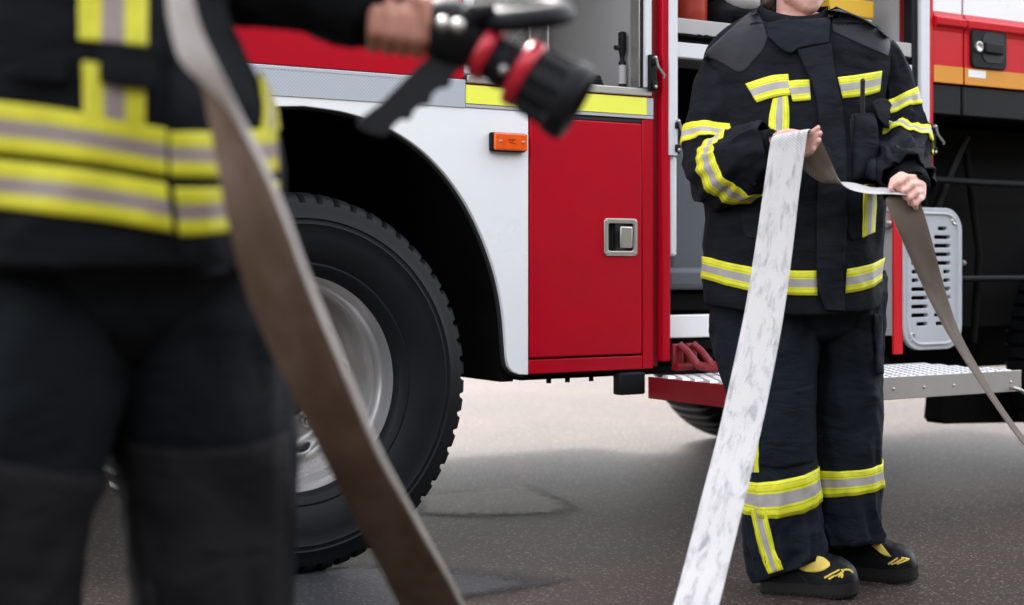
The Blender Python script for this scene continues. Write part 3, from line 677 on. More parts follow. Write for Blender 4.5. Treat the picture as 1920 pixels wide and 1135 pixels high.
class Loft:
    def __init__(s, keys, fixed=False, exp=2., disp=None, bref=(0, -1, 0), n=14):
        """keys: (centre, ra, rb)"""
        s.c, s.ra, s.rb, s.exp, s.disp = [], [], [], exp, disp
        K = len(keys)
        for i in range(K - 1):
            q = [keys[max(0, min(K - 1, i + j))] for j in (-1, 0, 1, 2)]
            for k in range(n + (1 if i == K - 2 else 0)):
                t = k / n
                s.c.append(crv(*[x[0] for x in q], t)); s.ra.append(crv(*[x[1] for x in q], t)); s.rb.append(crv(*[x[2] for x in q], t))
        s.t = [0.]
        for p, q in zip(s.c, s.c[1:]): s.t.append(s.t[-1] + (q - p).length)
        s.len = s.t[-1]; m = len(s.c); s.a, s.b = [], []
        b = V(bref)
        for i in range(m):
            if fixed: s.a.append(V((1, 0, 0))); s.b.append(V((0, -1, 0))); continue
            T = (s.c[min(i + 1, m - 1)] - s.c[max(i - 1, 0)]).normalized()
            b = (b - T * b.dot(T)).normalized(); s.b.append(b.copy()); s.a.append(b.cross(T))
    def at(s, t):
        t = max(0., min(s.len, t)); lo, hi = 0, len(s.t) - 1
        while hi - lo > 1:
            m = (lo + hi) // 2
            if s.t[m] <= t: lo = m
            else: hi = m
        k = (t - s.t[lo]) / max(1e-9, s.t[hi] - s.t[lo]); g = lambda x: lerp(x[lo], x[hi], k)
        return g(s.c), g(s.a), g(s.b), g(s.ra), g(s.rb)
    def S(s, t, f, off=0.):
        c, a, b, ra, rb = s.at(t); e = 2. / s.exp
        x = math.copysign(abs(cos(f)) ** e, cos(f)); y = math.copysign(abs(sin(f)) ** e, sin(f))
        nr = (a * (x / max(ra, .01)) + b * (y / max(rb, .01))).normalized()
        d = s.disp(t, f) if s.disp else 0.
        return c + a * (x * ra) + b * (y * rb) + nr * (d + off)
    def grid(s, mb, nt_, nf, t0=0., t1=None, cap0=False, cap1=False):
        t1 = s.len if t1 is None else t1; vs = []; fs = []
        for i in range(nt_ + 1):
            for k in range(nf): vs.append(s.S(lerp(t0, t1, i / nt_), 2 * pi * k / nf))
        for i in range(nt_):
            for k in range(nf): fs.append((i * nf + k, i * nf + (k + 1) % nf, (i + 1) * nf + (k + 1) % nf, (i + 1) * nf + k))
        if cap0: fs.append(tuple(reversed(range(nf))))
        if cap1: fs.append(tuple(nt_ * nf + k for k in range(nf)))
        mb.add(vs, fs)
    def band(s, name, m, parent, tf, w, f0=0., f1=2 * pi, n=96, k=6, off=.003):
        """tape round the tube: its upper edge at arc length tf(f), w wide; ends left open unless it goes all round"""
        vs = []; uv = []; fs = []
        for i in range(n + 1):
            f = lerp(f0, f1, i / n)
            for j in range(k + 1): vs.append(s.S(tf(f) + w * j / k, f, off)); uv.append((i / n, j / k))
        for i in range(n):
            for j in range(k): q = i * (k + 1) + j; fs.append((q, q + 1, q + k + 2, q + k + 1))
        o = MB().add(vs, fs).build(name, m, parent, 50, uv=uv)
        sm = o.modifiers.new('Solidify', 'SOLIDIFY'); sm.thickness = .0022; sm.offset = 0
        return o

def folds(amp, ft, fp, seed, env=lambda t: 1., slant=0., low=0.):
    def d(t, f):
        x, y = cos(f), sin(f)
        w = noise.noise(V((t * 3.1, x * .9 + seed, y * .9)))
        a = noise.noise(V((t * ft + w * 1.3 + slant * x, x * fp + seed * 3.1, y * fp)))
        b = noise.noise(V((t * ft * 2.1 + slant * 2 * x, x * fp * 1.7 + seed * 7.7, y * fp * 1.7 + 5)))
        r = (1 - 2.2 * abs(a)) * .65 + (1 - 2.2 * abs(b)) * .3
        return env(t) * amp * r + low * w
    return d

def polyat(pts, t):
    if len(pts) == 1: return V(pts[0])
    x = t * (len(pts) - 1); i = min(int(x), len(pts) - 2); q = [V(pts[max(0, min(len(pts) - 1, i + j))]) for j in (-1, 0, 1, 2)]
    return crv(*q, x - i)

def bvh_of(mb): return BVHTree.FromPolygons([tuple(v) for v in mb.v], [list(f) for f in mb.f])

def patch(fr, bvh, name, m, parent, ea, eb, nu=24, nv=8, off=.003, thick=.0025, puff=0., lim=None):
    """cloth piece lying on a garment: ea and eb are its two long edges as seen in the photograph"""
    vs = []; uv = []; fs = []; last = 0.
    for i in range(nu + 1):
        a = polyat(ea, i / nu); b = polyat(eb, i / nu)
        for j in range(nv + 1):
            q = a.lerp(b, j / nv); r = fr.ray(q.x, q.y); h = bvh.ray_cast(fr.cam, r)
            if h[0] is None or (lim and not (lim[0] < h[0].y < lim[1])):
                p = fr.L(q.x, q.y, last); h2 = bvh.find_nearest(p); loc, nr = (h2[0] * .3 + p * .7), h2[1]
            else: loc, nr = h[0], h[1]
            last = loc.y
            if nr.dot(r) > 0: nr = -nr
            k = off + puff * min(1, 2.2 * min(i / nu, 1 - i / nu, ) * 2) ** .5 * min(1, 4 * min(j / nv, 1 - j / nv)) ** .5 if puff else off
            vs.append(loc + (nr * .75 - r * .25) * k); uv.append((i / nu, j / nv))
    for _ in range(2):      # relax, so that a fold below does not tear the piece
        old = [v.copy() for v in vs]; kk = nv + 1
        for i in range(1, nu):
            for j in range(1, nv):
                x = i * kk + j; vs[x] = old[x] * .5 + (old[x - 1] + old[x + 1] + old[x - kk] + old[x + kk]) * .125
    for i in range(nu):
        for j in range(nv): q = i * (nv + 1) + j; fs.append((q, q + 1, q + nv + 2, q + nv + 1))
    o = MB().add(vs, fs).build(name, m, parent, 50, uv=uv)
    sm = o.modifiers.new('Solidify', 'SOLIDIFY'); sm.thickness = thick; sm.offset = 0
    return o

def body_mesh(name, caps, m, root, voxel=.005):
    mb = MB()
    for c in caps: mb.capsule(c[0], c[1]) if isinstance(c, tuple) and isinstance(c[1], int) else mb.capsule(c)
    o = mb.build(name, m, root, 0)
    r = o.modifiers.new('Remesh', 'REMESH'); r.mode = 'VOXEL'; r.voxel_size = voxel
    s = o.modifiers.new('Smooth', 'SMOOTH'); s.factor = .5; s.iterations = 2
    baked(o); o.data.polygons.foreach_set('use_smooth', [True] * len(o.data.polygons))
    return o

def boot(fr, root, heel, toe, side, shaft_to):
    """heel, toe: local ground points; returns the boot and its mesh for lying details on it"""
    ax = (toe - heel); Lg = ax.length; ax.normalize(); sd = V((-ax.y, ax.x, 0)); up = V((0, 0, 1)); k = Lg / .30
    secs = [(-.006, .016, .080), (.004, .032, .125), (.03, .043, .155), (.08, .048, .160), (.13, .049, .148), (.165, .050, .126), (.20, .0535, .108), (.235, .056, .098), (.262, .054, .086), (.284, .046, .072), (.298, .031, .055), (.305, .012, .036)]
    out = []
    for i in range(len(secs) - 1):
        q = [V(secs[max(0, min(len(secs) - 1, i + j))]) for j in (-1, 0, 1, 2)]
        for t in (0, .25, .5, .75): out.append(crv(*q, t))
    out.append(V(secs[-1])); nf = 24; vs = []; fs = []
    bow = lambda x: .012 * sin(pi * min(1, max(0, x / .3))) * side
    for x, w, h in out:
        toe_up = .010 * smooth(.2, .3, x)
        for j in range(nf + 1):
            f = pi * j / nf; y = w * math.copysign(abs(cos(f)) ** .72, cos(f)); z = .026 + toe_up + (h - .026) * abs(sin(f)) ** .8
            z += .0022 * noise.noise(V((x * 55, y * 40, z * 50 + side)))
            vs.append(heel + ax * (x * k) + sd * (y + bow(x)) + up * z)
    for i in range(len(out) - 1):
        for j in range(nf): q = i * (nf + 1) + j; fs.append((q, q + 1, q + nf + 2, q + nf + 1))
    mb = MB().add(vs, fs)
    sh = [(heel + ax * (.07 * k) + up * .11, .052), (heel + ax * (.062 * k) + up * .18, .056), (shaft_to, .058)]
    mb.tube([p for p, r in sh], [r for p, r in sh], 20)
    o = mb.build('boot', M['boot'], root, 60)
    # sole with heel step and cleats
    ol = []; 
    for x, w, h in out: ol.append((x, w + .004))
    prof = [(-.006, .012)] + ol + [(.309, .004)]
    so = MB(); 
    for zz0, zz1, grow in ((.009, .034, .003), (.0, .0105, .0)):
        top = []; bot = []
        loop = [(x, w + grow) for x, w in prof] + [(x, -w - grow) for x, w in reversed(prof)]
        pts0 = [heel + ax * (x * k) + sd * (y + bow(x)) + up * (zz0 + .010 * smooth(.2, .3, x)) for x, y in loop]
        pts1 = [heel + ax * (x * k) + sd * (y + bow(x)) + up * (zz1 + .010 * smooth(.2, .3, x)) for x, y in loop]
        n_ = len(loop); so.add(pts0 + pts1, [(i, (i + 1) % n_, n_ + (i + 1) % n_, n_ + i) for i in range(n_)] + [tuple(range(n_, 2 * n_)), tuple(reversed(range(n_)))])
    for i in range(4, len(prof) - 3, 2):       # cleats along the edge
        x, w = prof[i]
        for q in (1, -1):
            c_ = heel + ax * (x * k) + sd * (q * (w - .002) + bow(x)) + up * (.006 + .010 * smooth(.2, .3, x)); so.ball(c_, (.0052, .0052, .0062), 8, 6)
    so.build('sole', M['boot_sole'], o, 40)
    return o, bvh_of(mb)

def ribbon(name, fr, rows, mats, root, nv=10, nsub=10, thick=.004, face2=None, cross=None):
    """flat hose: rows = list of edge points across (2 or 3 per row), each (px, py, dy); closed band with two faces"""
    K = len(rows); C = len(rows[0]); R_ = [[fr.L(*p) for p in r] for r in rows]; pts = []
    for i in range(K - 1):
        for k in range(nsub + (1 if i == K - 2 else 0)):
            t = k / nsub; row = []
            for c in range(C): row.append(crv(*[R_[max(0, min(K - 1, i + j))][c] for j in (-1, 0, 1, 2)], t))
            pts.append(row)
    mb = MB(); N_ = len(pts); uv = []; top = []; bot = []; U_ = 0.
    grid = []
    for i, row in enumerate(pts):
        r = []
        for j in range(nv + 1):
            x = j / nv * (C - 1); k = min(int(x), C - 2); r.append(row[k].lerp(row[k + 1], x - k))
        grid.append(r)
    def nrm(i, j):
        a = grid[min(i + 1, N_ - 1)][j] - grid[max(i - 1, 0)][j]; b = grid[i][min(j + 1, nv)] - grid[i][max(j - 1, 0)]
        n_ = a.cross(b); return n_.normalized() if n_.length > 1e-12 else V((0, -1, 0))
    for sgn in (1, -1):
        U_ = 0.
        for i in range(N_):
            if i: U_ += (grid[i][nv // 2] - grid[i - 1][nv // 2]).length
            for j in range(nv + 1):
                v = j / nv; h = thick * .5 * (max(0., 1 - (2 * v - 1) ** 6)) ** .5 + .0004
                h += .0009 * noise.noise(V((U_ * 14, v * 3, 1)))
                mb.v.append(tuple(grid[i][j] + nrm(i, j) * h * sgn)); uv.append((U_, v))
    w_ = nv + 1; half = N_ * w_
    for i in range(N_ - 1):
        for j in range(nv):
            q = i * w_ + j; mb.f.append([q, q + 1, q + w_ + 1, q + w_]); mb.mi.append(cross[0][j] if cross else 0)
            q += half; mb.f.append([q, q + w_, q + w_ + 1, q + 1]); mb.mi.append(cross[1][j] if cross else 1)
        for j in (0, nv):
            q = i * w_ + j; mb.f.append([q, q + w_, q + w_ + half, q + half]); mb.mi.append(len(mats) - 1)
    for i in (0, N_ - 1):
        for j in range(nv): q = i * w_ + j; mb.f.append([q, q + 1, q + 1 + half, q + half]); mb.mi.append(0)
    return mb.build(name, mats, root, 60, uv=uv)
# ================================================================== firefighter holding the white hose
A2 = Frame('person', 1500, 3.92); r2 = A2.root; L = A2.L
tag(r2, 'firefighter by the step holding the white flat hose in both hands', 'person')
def trow(py, xl, xr, dy, ry): a, b = L(xl, py, dy), L(xr, py, dy); return ((a + b) / 2, (b.x - a.x) / 2, ry)
env_t = lambda t: .35 + .65 * smooth(.25, .55, t)
tor = Loft([trow(12, 1428, 1566, .055, .085), trow(24, 1408, 1592, .05, .096), trow(38, 1386, 1622, .045, .108), trow(60, 1356, 1650, .04, .122), trow(88, 1333, 1664, .03, .134), trow(125, 1325, 1664, .02, .142), trow(200, 1326, 1652, .01, .150),
            trow(300, 1324, 1648, .005, .156), trow(400, 1324, 1647, 0, .160), trow(490, 1329, 1646, 0, .163), trow(562, 1328, 1646, 0, .166), trow(572, 1331, 1643, 0, .164)],
           True, 2.35, folds(.015, 4.5, 1.8, 1.3, env_t, .9, .014))
base_disp = tor.disp
hemz = lambda t, f: (-.022 * smooth(tor.len - .35, tor.len, t) * max(0, sin(f)) ** 2)
_S = tor.S
def S_hem(t, f, off=0.):
    p = _S(t, f, off); p.z += hemz(t, f) - .062 * (1 - smooth(0, .075, t)) * max(0, sin(f)) ** 1.3; return p
tor.S = S_hem
def limb(fr, keys): return [(fr.L(k[0], k[1], k[2]), k[3], k[4] if len(k) > 4 else k[3]) for k in keys]
slA = Loft(limb(A2, [(1392, 92, .03, .045), (1368, 130, .02, .066), (1351, 180, .0, .071), (1346, 235, -.02, .073), (1344, 290, -.045, .075), (1347, 330, -.085, .077), (1362, 326, -.15, .078), (1392, 308, -.20, .073), (1420, 291, -.235, .066), (1440, 280, -.25, .058), (1450, 275, -.258, .050)]),
           exp=2.1, disp=folds(.015, 7., 1.6, 4.2, lambda t: .45 + .9 * smooth(.12, .30, t), .8, .012))
slB = Loft(limb(A2, [(1622, 84, .05, .045), (1646, 116, .05, .062), (1666, 165, .045, .064), (1676, 215, .03, .062), (1684, 258, .0, .062), (1687, 290, -.05, .060), (1690, 312, -.12, .058), (1696, 328, -.19, .054), (1703, 338, -.225, .050)]),
           exp=2.1, disp=folds(.020, 8., 1.7, 9.7, lambda t: .45 + .9 * smooth(.12, .30, t), .8, .010))
col = Loft([(L(1486, 75, .02), .098, .098), (L(1486, 52, .018), .095, .096), (L(1486, 30, .02), .090, .090), (L(1487, 12, .022), .088, .086)], True, 2.1, folds(.005, 5, 1.3, 2.2))
_C = col.S
def S_col(t, f, off=0.):
    p = _C(t, f, off); p.z -= .040 * (t / col.len) ** 2 * max(0, sin(f)) ** 1.5 - .012 * (t / col.len) * max(0, -sin(f)); return p
col.S = S_col
jm = MB(); tor.grid(jm, 110, 120); slA.grid(jm, 90, 56); slB.grid(jm, 90, 56); col.grid(jm, 16, 72)
jacket = jm.build('coat', M['jacket'], r2, 60); jb = bvh_of(jm)
sm_ = jacket.modifiers.new('Solidify', 'SOLIDIFY'); sm_.thickness = .004; sm_.offset = -1
# bunched sleeve ends and knitted cuffs
for lf, pts in ((slA, [(1437, 283, -.247, .053), (1452, 274, -.262, .043), (1459, 270, -.27, .036), (1456, 271, -.268, .031)]), (slB, [(1699, 333, -.205, .047), (1709, 346, -.235, .044), (1714, 352, -.252, .039), (1712, 350, -.25, .033)])):
    cf = Loft(limb(A2, pts), disp=folds(.004, 14, 2.2, 3.3)); m_ = MB(); cf.grid(m_, 22, 40); m_.build('knit_cuff', M['cuff'], jacket, 60)
# tape
tl = tor.len
def tz(py):   # arc length on the torso at a picture row
    z = L(1500, py, 0).z; lo, hi = 0., tl
    for _ in range(40):
        m = (lo + hi) / 2
        if tor.at(m)[0].z > z: lo = m
        else: hi = m
    return lo
def fx(px, py):  # angle on the torso front that is seen at px
    c, a, b, ra, rb = tor.at(tz(py)); x = (L(px, py, -.12).x - c.x) / ra; lo, hi = 0., pi
    for _ in range(40):
        m = (lo + hi) / 2; v = math.copysign(abs(cos(m)) ** (2 / tor.exp), cos(m))
        if v > x: lo = m
        else: hi = m
    return lo
hb = lambda f: tz(481) + .020 * max(0, sin(f)) ** 1.5
tor.band('hem_tape', M['tape'], jacket, hb, .058, fx(1522, 510), 2 * pi + fx(1574, 510), 150)
patch(A2, jb, 'chest_tape', M['tape'], jacket, [(1398, 158), (1425, 149), (1450, 142), (1478, 140)], [(1419, 193), (1440, 186), (1462, 181), (1482, 179)], 20, 8)
patch(A2, jb, 'chest_tape', M['tape'], jacket, [(1477, 153), (1498, 151), (1517, 150)], [(1486, 191), (1503, 190), (1520, 188)], 14, 8, .0035)
patch(A2, jb, 'chest_tape', M['tape'], jacket, [(1570, 146), (1600, 142), (1630, 137), (1652, 133)], [(1579, 185), (1605, 182), (1630, 178), (1648, 172)], 20, 8)
patch(A2, jb, 'chest_tape', M['tape'], jacket, [(1477, 180), (1479, 200), (1480, 222), (1479, 250)], [(1449, 186), (1445, 205), (1442, 222), (1441, 250)], 20, 8, .002)
patch(A2, jb, 'side_tape', M['tape'], jacket, [(1638, 345), (1640, 380), (1638, 415), (1637, 436)], [(1618, 347), (1617, 380), (1616, 415), (1615, 446)], 20, 8, .006)
slA.band('sleeve_tape', M['tape'], jacket, lambda f: .248 + .004 * cos(f), .053, n=80)
slA.band('sleeve_tape', M['tape'], jacket, lambda f: slA.len - .150 + .006 * cos(f), .050, n=80)
slB.band('sleeve_tape', M['tape'], jacket, lambda f: .178 - .030 * cos(f), .050, n=80)
slB.band('sleeve_tape', M['tape'], jacket, lambda f: .288 - .006 * cos(f), .045, n=80)
# shoulder panels, storm flap, collar tab
patch(A2, jb, 'shoulder_panel', M['yoke'], jacket, [(1419, 14), (1395, 33), (1362, 62), (1334, 88), (1311, 110)], [(1440, 70), (1432, 92), (1412, 116), (1386, 136), (1343, 106)], 40, 16, .001, .001)
patch(A2, jb, 'shoulder_panel', M['yoke'], jacket, [(1556, 10), (1590, 18), (1625, 34), (1652, 54), (1672, 74)], [(1562, 60), (1592, 74), (1622, 88), (1646, 98), (1664, 106)], 40, 16, .001, .001)
patch(A2, jb, 'storm_flap', M['flap'], jacket, [(1494, 96), (1508, 128), (1526, 170), (1534, 220), (1533, 300), (1531, 400), (1531, 480), (1533, 540), (1546, 580)], [(1556, 84), (1562, 128), (1570, 170), (1578, 220), (1584, 300), (1585, 400), (1580, 480), (1580, 540), (1582, 584)], 90, 12, .009, .007)
patch(A2, jb, 'collar_flap', M['flap'], jacket, [(1440, 50), (1470, 43), (1500, 42), (1530, 40), (1556, 34)], [(1440, 72), (1466, 96), (1484, 102), (1498, 94), (1552, 84)], 40, 16, .012, .007)
# pockets
patch(A2, jb, 'radio_pocket', M['flap'], jacket, [(1600, 214), (1599, 250), (1598, 290), (1598, 338)], [(1637, 214), (1640, 250), (1643, 290), (1645, 336)], 24, 14, .004, .006, .026)
patch(A2, jb, 'pocket_flap', M['flap'], jacket, [(1624, 196), (1640, 186), (1655, 192), (1661, 206)], [(1637, 226), (1648, 240), (1660, 244), (1668, 234)], 16, 10, .024, .005)
patch(A2, jb, 'side_pocket', M['flap'], jacket, [(1588, 352), (1586, 390), (1586, 425), (1596, 452)], [(1642, 348), (1643, 385), (1642, 410), (1640, 437)], 20, 12, .002, .004)
patch(A2, jb, 'side_pocket', M['flap'], jacket, [(1392, 398), (1391, 420), (1393, 436), (1402, 446)], [(1440, 402), (1442, 420), (1443, 436), (1440, 448)], 20, 12, .002, .004)
# two-way radio in the chest pocket
rd = MB(); p0 = L(1618, 232, -.185); q_ = L(1621, 200, -.175)
rd.box((p0.x - .024, -.140, p0.z - .09), (p0.x + .020, -.112, p0.z + .018)); ro = rd.build('handheld_radio', M['black_plastic'], None, 35, .005); ro.matrix_world = Matrix.Translation(r2.location) @ Matrix.Rotation(-TH, 4, 'Z')
tag(ro, 'black handheld radio with stubby antenna in the chest pocket of the coat', 'radio')
MB().tube([V((p0.x + .010, -.135, p0.z + .016)), V((p0.x + .008, -.146, p0.z + .06)), V((p0.x + .006, -.158, p0.z + .112)), V((p0.x + .006, -.158, p0.z + .116))], [.006, .0058, .0062, .003], 12).build('antenna', M['black_gap'], ro)
MB().lathe([(.0, .0), (.008, .0), (.008, .012), (0, .013)], 14, (p0.x - .012, -.127, p0.z + .017), 'z').build('radio_knob', M['black_gap'], ro)

# ---- trousers
lgA = Loft(limb(A2, [(1440, 520, .02, .115, .125), (1436, 590, .01, .128, .125), (1442, 680, .0, .122, .12), (1452, 780, -.01, .104, .115), (1462, 860, -.02, .092, .105), (1466, 920, -.02, .091, .10), (1468, 980, -.01, .090, .098), (1476, 1030, -.01, .092, .097), (1480, 1062, -.015, .088, .094), (1482, 1078, -.02, .082, .09)]),
           exp=2.15, disp=folds(.020, 6, 1.7, 6.1, lambda t: .35 + .9 * smooth(.45, .78, t) + .5 * (1 - smooth(.1, .3, t)), .7, .014))
_A = lgA.S
def S_a(t, f, off=0.):
    p = _A(t, f, off); p.z += (.026 * cos(f) + .012) * smooth(lgA.len - .13, lgA.len, t); return p
lgA.S = S_a
lgB = Loft(limb(A2, [(1578, 520, .05, .105, .120), (1586, 590, .06, .095, .120), (1588, 690, .08, .093, .115), (1586, 790, .09, .093, .11), (1585, 870, .10, .089, .10), (1586, 930, .10, .087, .097), (1588, 985, .10, .084, .094), (1593, 1012, .10, .080, .09), (1596, 1028, .095, .072, .084)]),
           exp=2.15, disp=folds(.020, 6, 1.7, 8.4, lambda t: .35 + .9 * smooth(.45, .78, t) + .5 * (1 - smooth(.1, .3, t)), -.7, .014))
hip = Loft([trow(470, 1345, 1632, .02, .135), trow(560, 1340, 1640, .02, .140), trow(620, 1372, 1612, .03, .125), trow(640, 1420, 1575, .04, .09)], True, 2.2)
tm = MB(); lgA.grid(tm, 110, 72); lgB.grid(tm, 110, 72); hip.grid(tm, 20, 72)
trs = tm.build('trousers', M['trousers'], r2, 60); tb = bvh_of(tm)
sm_ = trs.modifiers.new('Solidify', 'SOLIDIFY'); sm_.thickness = .004; sm_.offset = -1
def tleg(lf, py):
    lo, hi = 0., lf.len
    for _ in range(40):
        m = (lo + hi) / 2; c = lf.at(m)[0]
        if .85 - (py - YH) / F * (A2.d0 + c.y) < c.z: lo = m
        else: hi = m
    return lo
lgA.band('leg_tape', M['tape'], trs, lambda f: tleg(lgA, 887) - .012 * cos(f), .082, n=90)
lgB.band('leg_tape', M['tape'], trs, lambda f: tleg(lgB, 868) - .010 * cos(f), .073, n=90)
patch(A2, tb, 'side_tape', M['tape'], trs, [(1436, 952), (1444, 990), (1454, 1030), (1468, 1068)], [(1407, 952), (1415, 990), (1426, 1035), (1442, 1076)], 24, 8)
patch(A2, tb, 'side_tape', M['tape'], trs, [(1423, 800), (1423, 840), (1423, 870), (1424, 886)], [(1398, 800), (1400, 840), (1402, 870), (1402, 886)], 24, 8)
patch(A2, tb, 'knee_patch', M['trousers'], trs, [(1440, 735), (1470, 733), (1500, 728), (1523, 722)], [(1424, 872), (1460, 878), (1495, 872), (1524, 866)], 24, 20, .003, .003)
patch(A2, tb, 'cargo_pocket', M['trousers'], trs, [(1634, 588), (1636, 620), (1638, 660), (1640, 700)], [(1649, 590), (1651, 620), (1652, 660), (1652, 700)], 20, 6, .008, .004)
# ---- boots
h1, t1 = A2.G(1432, 1108), A2.G(1606, 1120)
h2, t2 = A2.G(1556, 1078), A2.G(1716, 1092)
b1, bb1 = boot(A2, r2, h1, t1, 1, L(1462, 985, 0)); b2, bb2 = boot(A2, r2, h2, t2, 1, L(1592, 960, .1))
patch(A2, bb1, 'boot_tongue', M['boot_yellow'], b1, [(1493, 1063), (1508, 1052), (1525, 1044), (1542, 1046), (1556, 1056)], [(1497, 1066), (1512, 1072), (1530, 1073), (1545, 1070), (1557, 1062)], 20, 8, .004)
patch(A2, bb2, 'boot_tongue', M['boot_yellow'], b2, [(1633, 1023), (1642, 1020), (1650, 1018)], [(1652, 1038), (1662, 1043), (1672, 1045)], 14, 8, .004)
for bb, bo, lines in ((bb1, b1, [((1546, 1084), (1574, 1069)), ((1554, 1086), (1582, 1072)), ((1572, 1082), (1580, 1077), (1578, 1084)), ((1577, 1070), (1590, 1069), (1598, 1074))]),
                      (bb2, b2, [((1666, 1058), (1684, 1047)), ((1672, 1059), (1694, 1048)), ((1682, 1058), (1702, 1050)), ((1690, 1046), (1704, 1049))])):
    for ln_ in lines:
        pts = []
        for k in range(9):
            q = polyat(ln_, k / 8); h = bb.ray_cast(A2.cam, A2.ray(q.x, q.y))
            if h[0] is not None: pts.append(h[0] + h[1] * .001 * (1 if h[1].dot(A2.ray(q.x, q.y)) < 0 else -1))
        if len(pts) > 2: MB().tube(pts, .0026, 6).build('boot_stitching', M['boot_yellow'], bo)
for bb, bo, lines in ((bb1, b1, [[(1548, 1118), (1554, 1096), (1568, 1078), (1584, 1066)], [(1450, 1100), (1490, 1104), (1530, 1106), (1570, 1104), (1600, 1096)], [(1500, 1078), (1512, 1092), (1520, 1104)]]),
                      (bb2, b2, [[(1662, 1084), (1668, 1068), (1680, 1052), (1694, 1042)], [(1600, 1072), (1640, 1078), (1680, 1078), (1712, 1070)]])):
    for ln_ in lines:
        pts = []
        for k in range(13):
            q = polyat(ln_, k / 12); h = bb.ray_cast(A2.cam, A2.ray(q.x, q.y))
            if h[0] is not None: pts.append(h[0])
        if len(pts) > 2: MB().tube(pts, .0034, 6).build('boot_seam', M['boot_sole'], bo)
# ---- body : one continuous figure inside the clothes, with face and hands
caps = []
def lc(*ks): return [(L(k[0], k[1], k[2]), k[3]) for k in ks]
hc = L(1497, -48, .02)                                              # centre of the head
hx, hy = V((.32, -.947, 0)), V((.947, .32, 0))                      # she looks a little to the right
def hp(f, s_, u): return hc + hx * f + hy * s_ + V((0, 0, u))
caps += [[(hp(-.015, 0, .03), .082), (hp(-.03, 0, .01), .078)], [(hp(.02, 0, -.02), .062), (hp(.045, 0, -.075), .036), (hp(.056, 0, -.094), .021)], [(hp(.03, .03, -.055), .034), (hp(.055, .008, -.092), .02)], [(hp(.03, -.03, -.055), .034), (hp(.055, -.008, -.092), .02)],
         [(hp(.078, 0, .0), .009), (hp(.092, 0, -.03), .0105)], [(hp(.082, .010, -.036), .008), (hp(.082, -.010, -.036), .008)], [(hp(.06, .02, -.06), .012), (hp(.071, 0, -.059), .012), (hp(.06, -.02, -.06), .012)],
         [(hp(.0, .073, -.01), .012), (hp(-.008, .078, .015), .011)], [(hp(.0, -.073, -.01), .012), (hp(-.008, -.078, .015), .011)],
         [(hp(-.01, 0, -.04), .054), (hp(-.015, 0, -.11), .051), (hp(-.02, 0, -.17), .058)]]
caps += [lc((1395, 80, .03, .05), (1500, 70, .03, .075), (1610, 75, .04, .05)), lc((1490, 110, .02, .09), (1490, 220, .01, .10), (1488, 330, .01, .10), (1488, 450, .02, .10), (1490, 540, .03, .10)), lc((1430, 130, .02, .08), (1440, 300, .01, .085), (1435, 500, .02, .085)), lc((1560, 130, .02, .08), (1545, 300, .01, .085), (1560, 500, .03, .085))]
caps += [lc((1366, 110, .02, .045), (1342, 230, -.02, .043), (1344, 318, -.08, .040), (1395, 305, -.20, .036), (1438, 281, -.25, .028), (1452, 274, -.265, .025)),
         lc((1645, 105, .05, .045), (1676, 215, .03, .042), (1686, 285, -.05, .038), (1697, 328, -.19, .030), (1710, 344, -.235, .025))]
caps += [lc((1440, 570, .02, .085), (1448, 720, .0, .07), (1460, 850, -.02, .055), (1466, 930, -.01, .055), (1466, 1040, .0, .04), (1466, 1062, .0, .035)),
         lc((1575, 570, .05, .08), (1587, 720, .08, .068), (1586, 850, .10, .055), (1588, 930, .10, .052), (1592, 985, .10, .038))]
# hand under the pale hose (palm up, thumb on top, fingers curling up past its edge)
caps += [lc((1452, 274, -.265, .024), (1470, 270, -.285, .019), (1492, 262, -.292, .012)), lc((1455, 280, -.268, .02), (1474, 281, -.287, .016), (1495, 284, -.29, .012)), lc((1470, 276, -.284, .016), (1494, 273, -.29, .013)),
         lc((1492, 259, -.292, .0100), (1512, 256, -.300, .0092), (1525, 249, -.312, .0086), (1532, 242, -.322, .0074)),
         lc((1494, 268, -.292, .0102), (1516, 267, -.300, .0094), (1529, 260, -.313, .0086), (1536, 252, -.324, .0074)),
         lc((1494, 278, -.292, .0098), (1515, 279, -.299, .0090), (1527, 273, -.311, .0082), (1534, 265, -.321, .0071)),
         lc((1494, 287, -.291, .0090), (1510, 290, -.297, .0082), (1520, 286, -.307, .0074), (1526, 279, -.316, .0064)),
         lc((1452, 266, -.275, .017), (1462, 254, -.296, .0125), (1479, 249, -.305, .0105), (1498, 250, -.308, .0082))]
# fist that grips the hose at the other end
caps += [lc((1710, 344, -.235, .024), (1718, 352, -.262, .022), (1712, 362, -.275, .016)), lc((1722, 348, -.25, .02), (1724, 366, -.272, .016)),
         lc((1714, 334, -.268, .0095), (1700, 333, -.300, .0088), (1686, 343, -.314, .0082), (1686, 356, -.302, .0070)),
         lc((1721, 345, -.272, .0098), (1709, 347, -.306, .0090), (1696, 358, -.319, .0084), (1697, 370, -.305, .0072)),
         lc((1726, 358, -.273, .0094), (1717, 361, -.305, .0086), (1706, 371, -.316, .0080), (1707, 382, -.303, .0069)),
         lc((1729, 370, -.272, .0086), (1724, 374, -.300, .0078), (1716, 383, -.309, .0072), (1717, 391, -.298, .0062)),
         lc((1706, 340, -.252, .015), (1690, 331, -.275, .0125), (1676, 339, -.292, .0105), (1671, 351, -.303, .0082))]
bd2 = body_mesh('body', caps, M['skin'], r2, .0034)
for px, py, dy in ((1534, 240, -.3285), (1538, 250, -.331), (1536, 263, -.3275)):
    MB().ball(L(px, py, dy), (.0052, .0030, .0065), 12, 8).build('fingernail', M['nail'], bd2)
MB().ball(L(1670, 354, -.311), (.0055, .0030, .0062), 12, 8).build('fingernail', M['nail'], bd2)
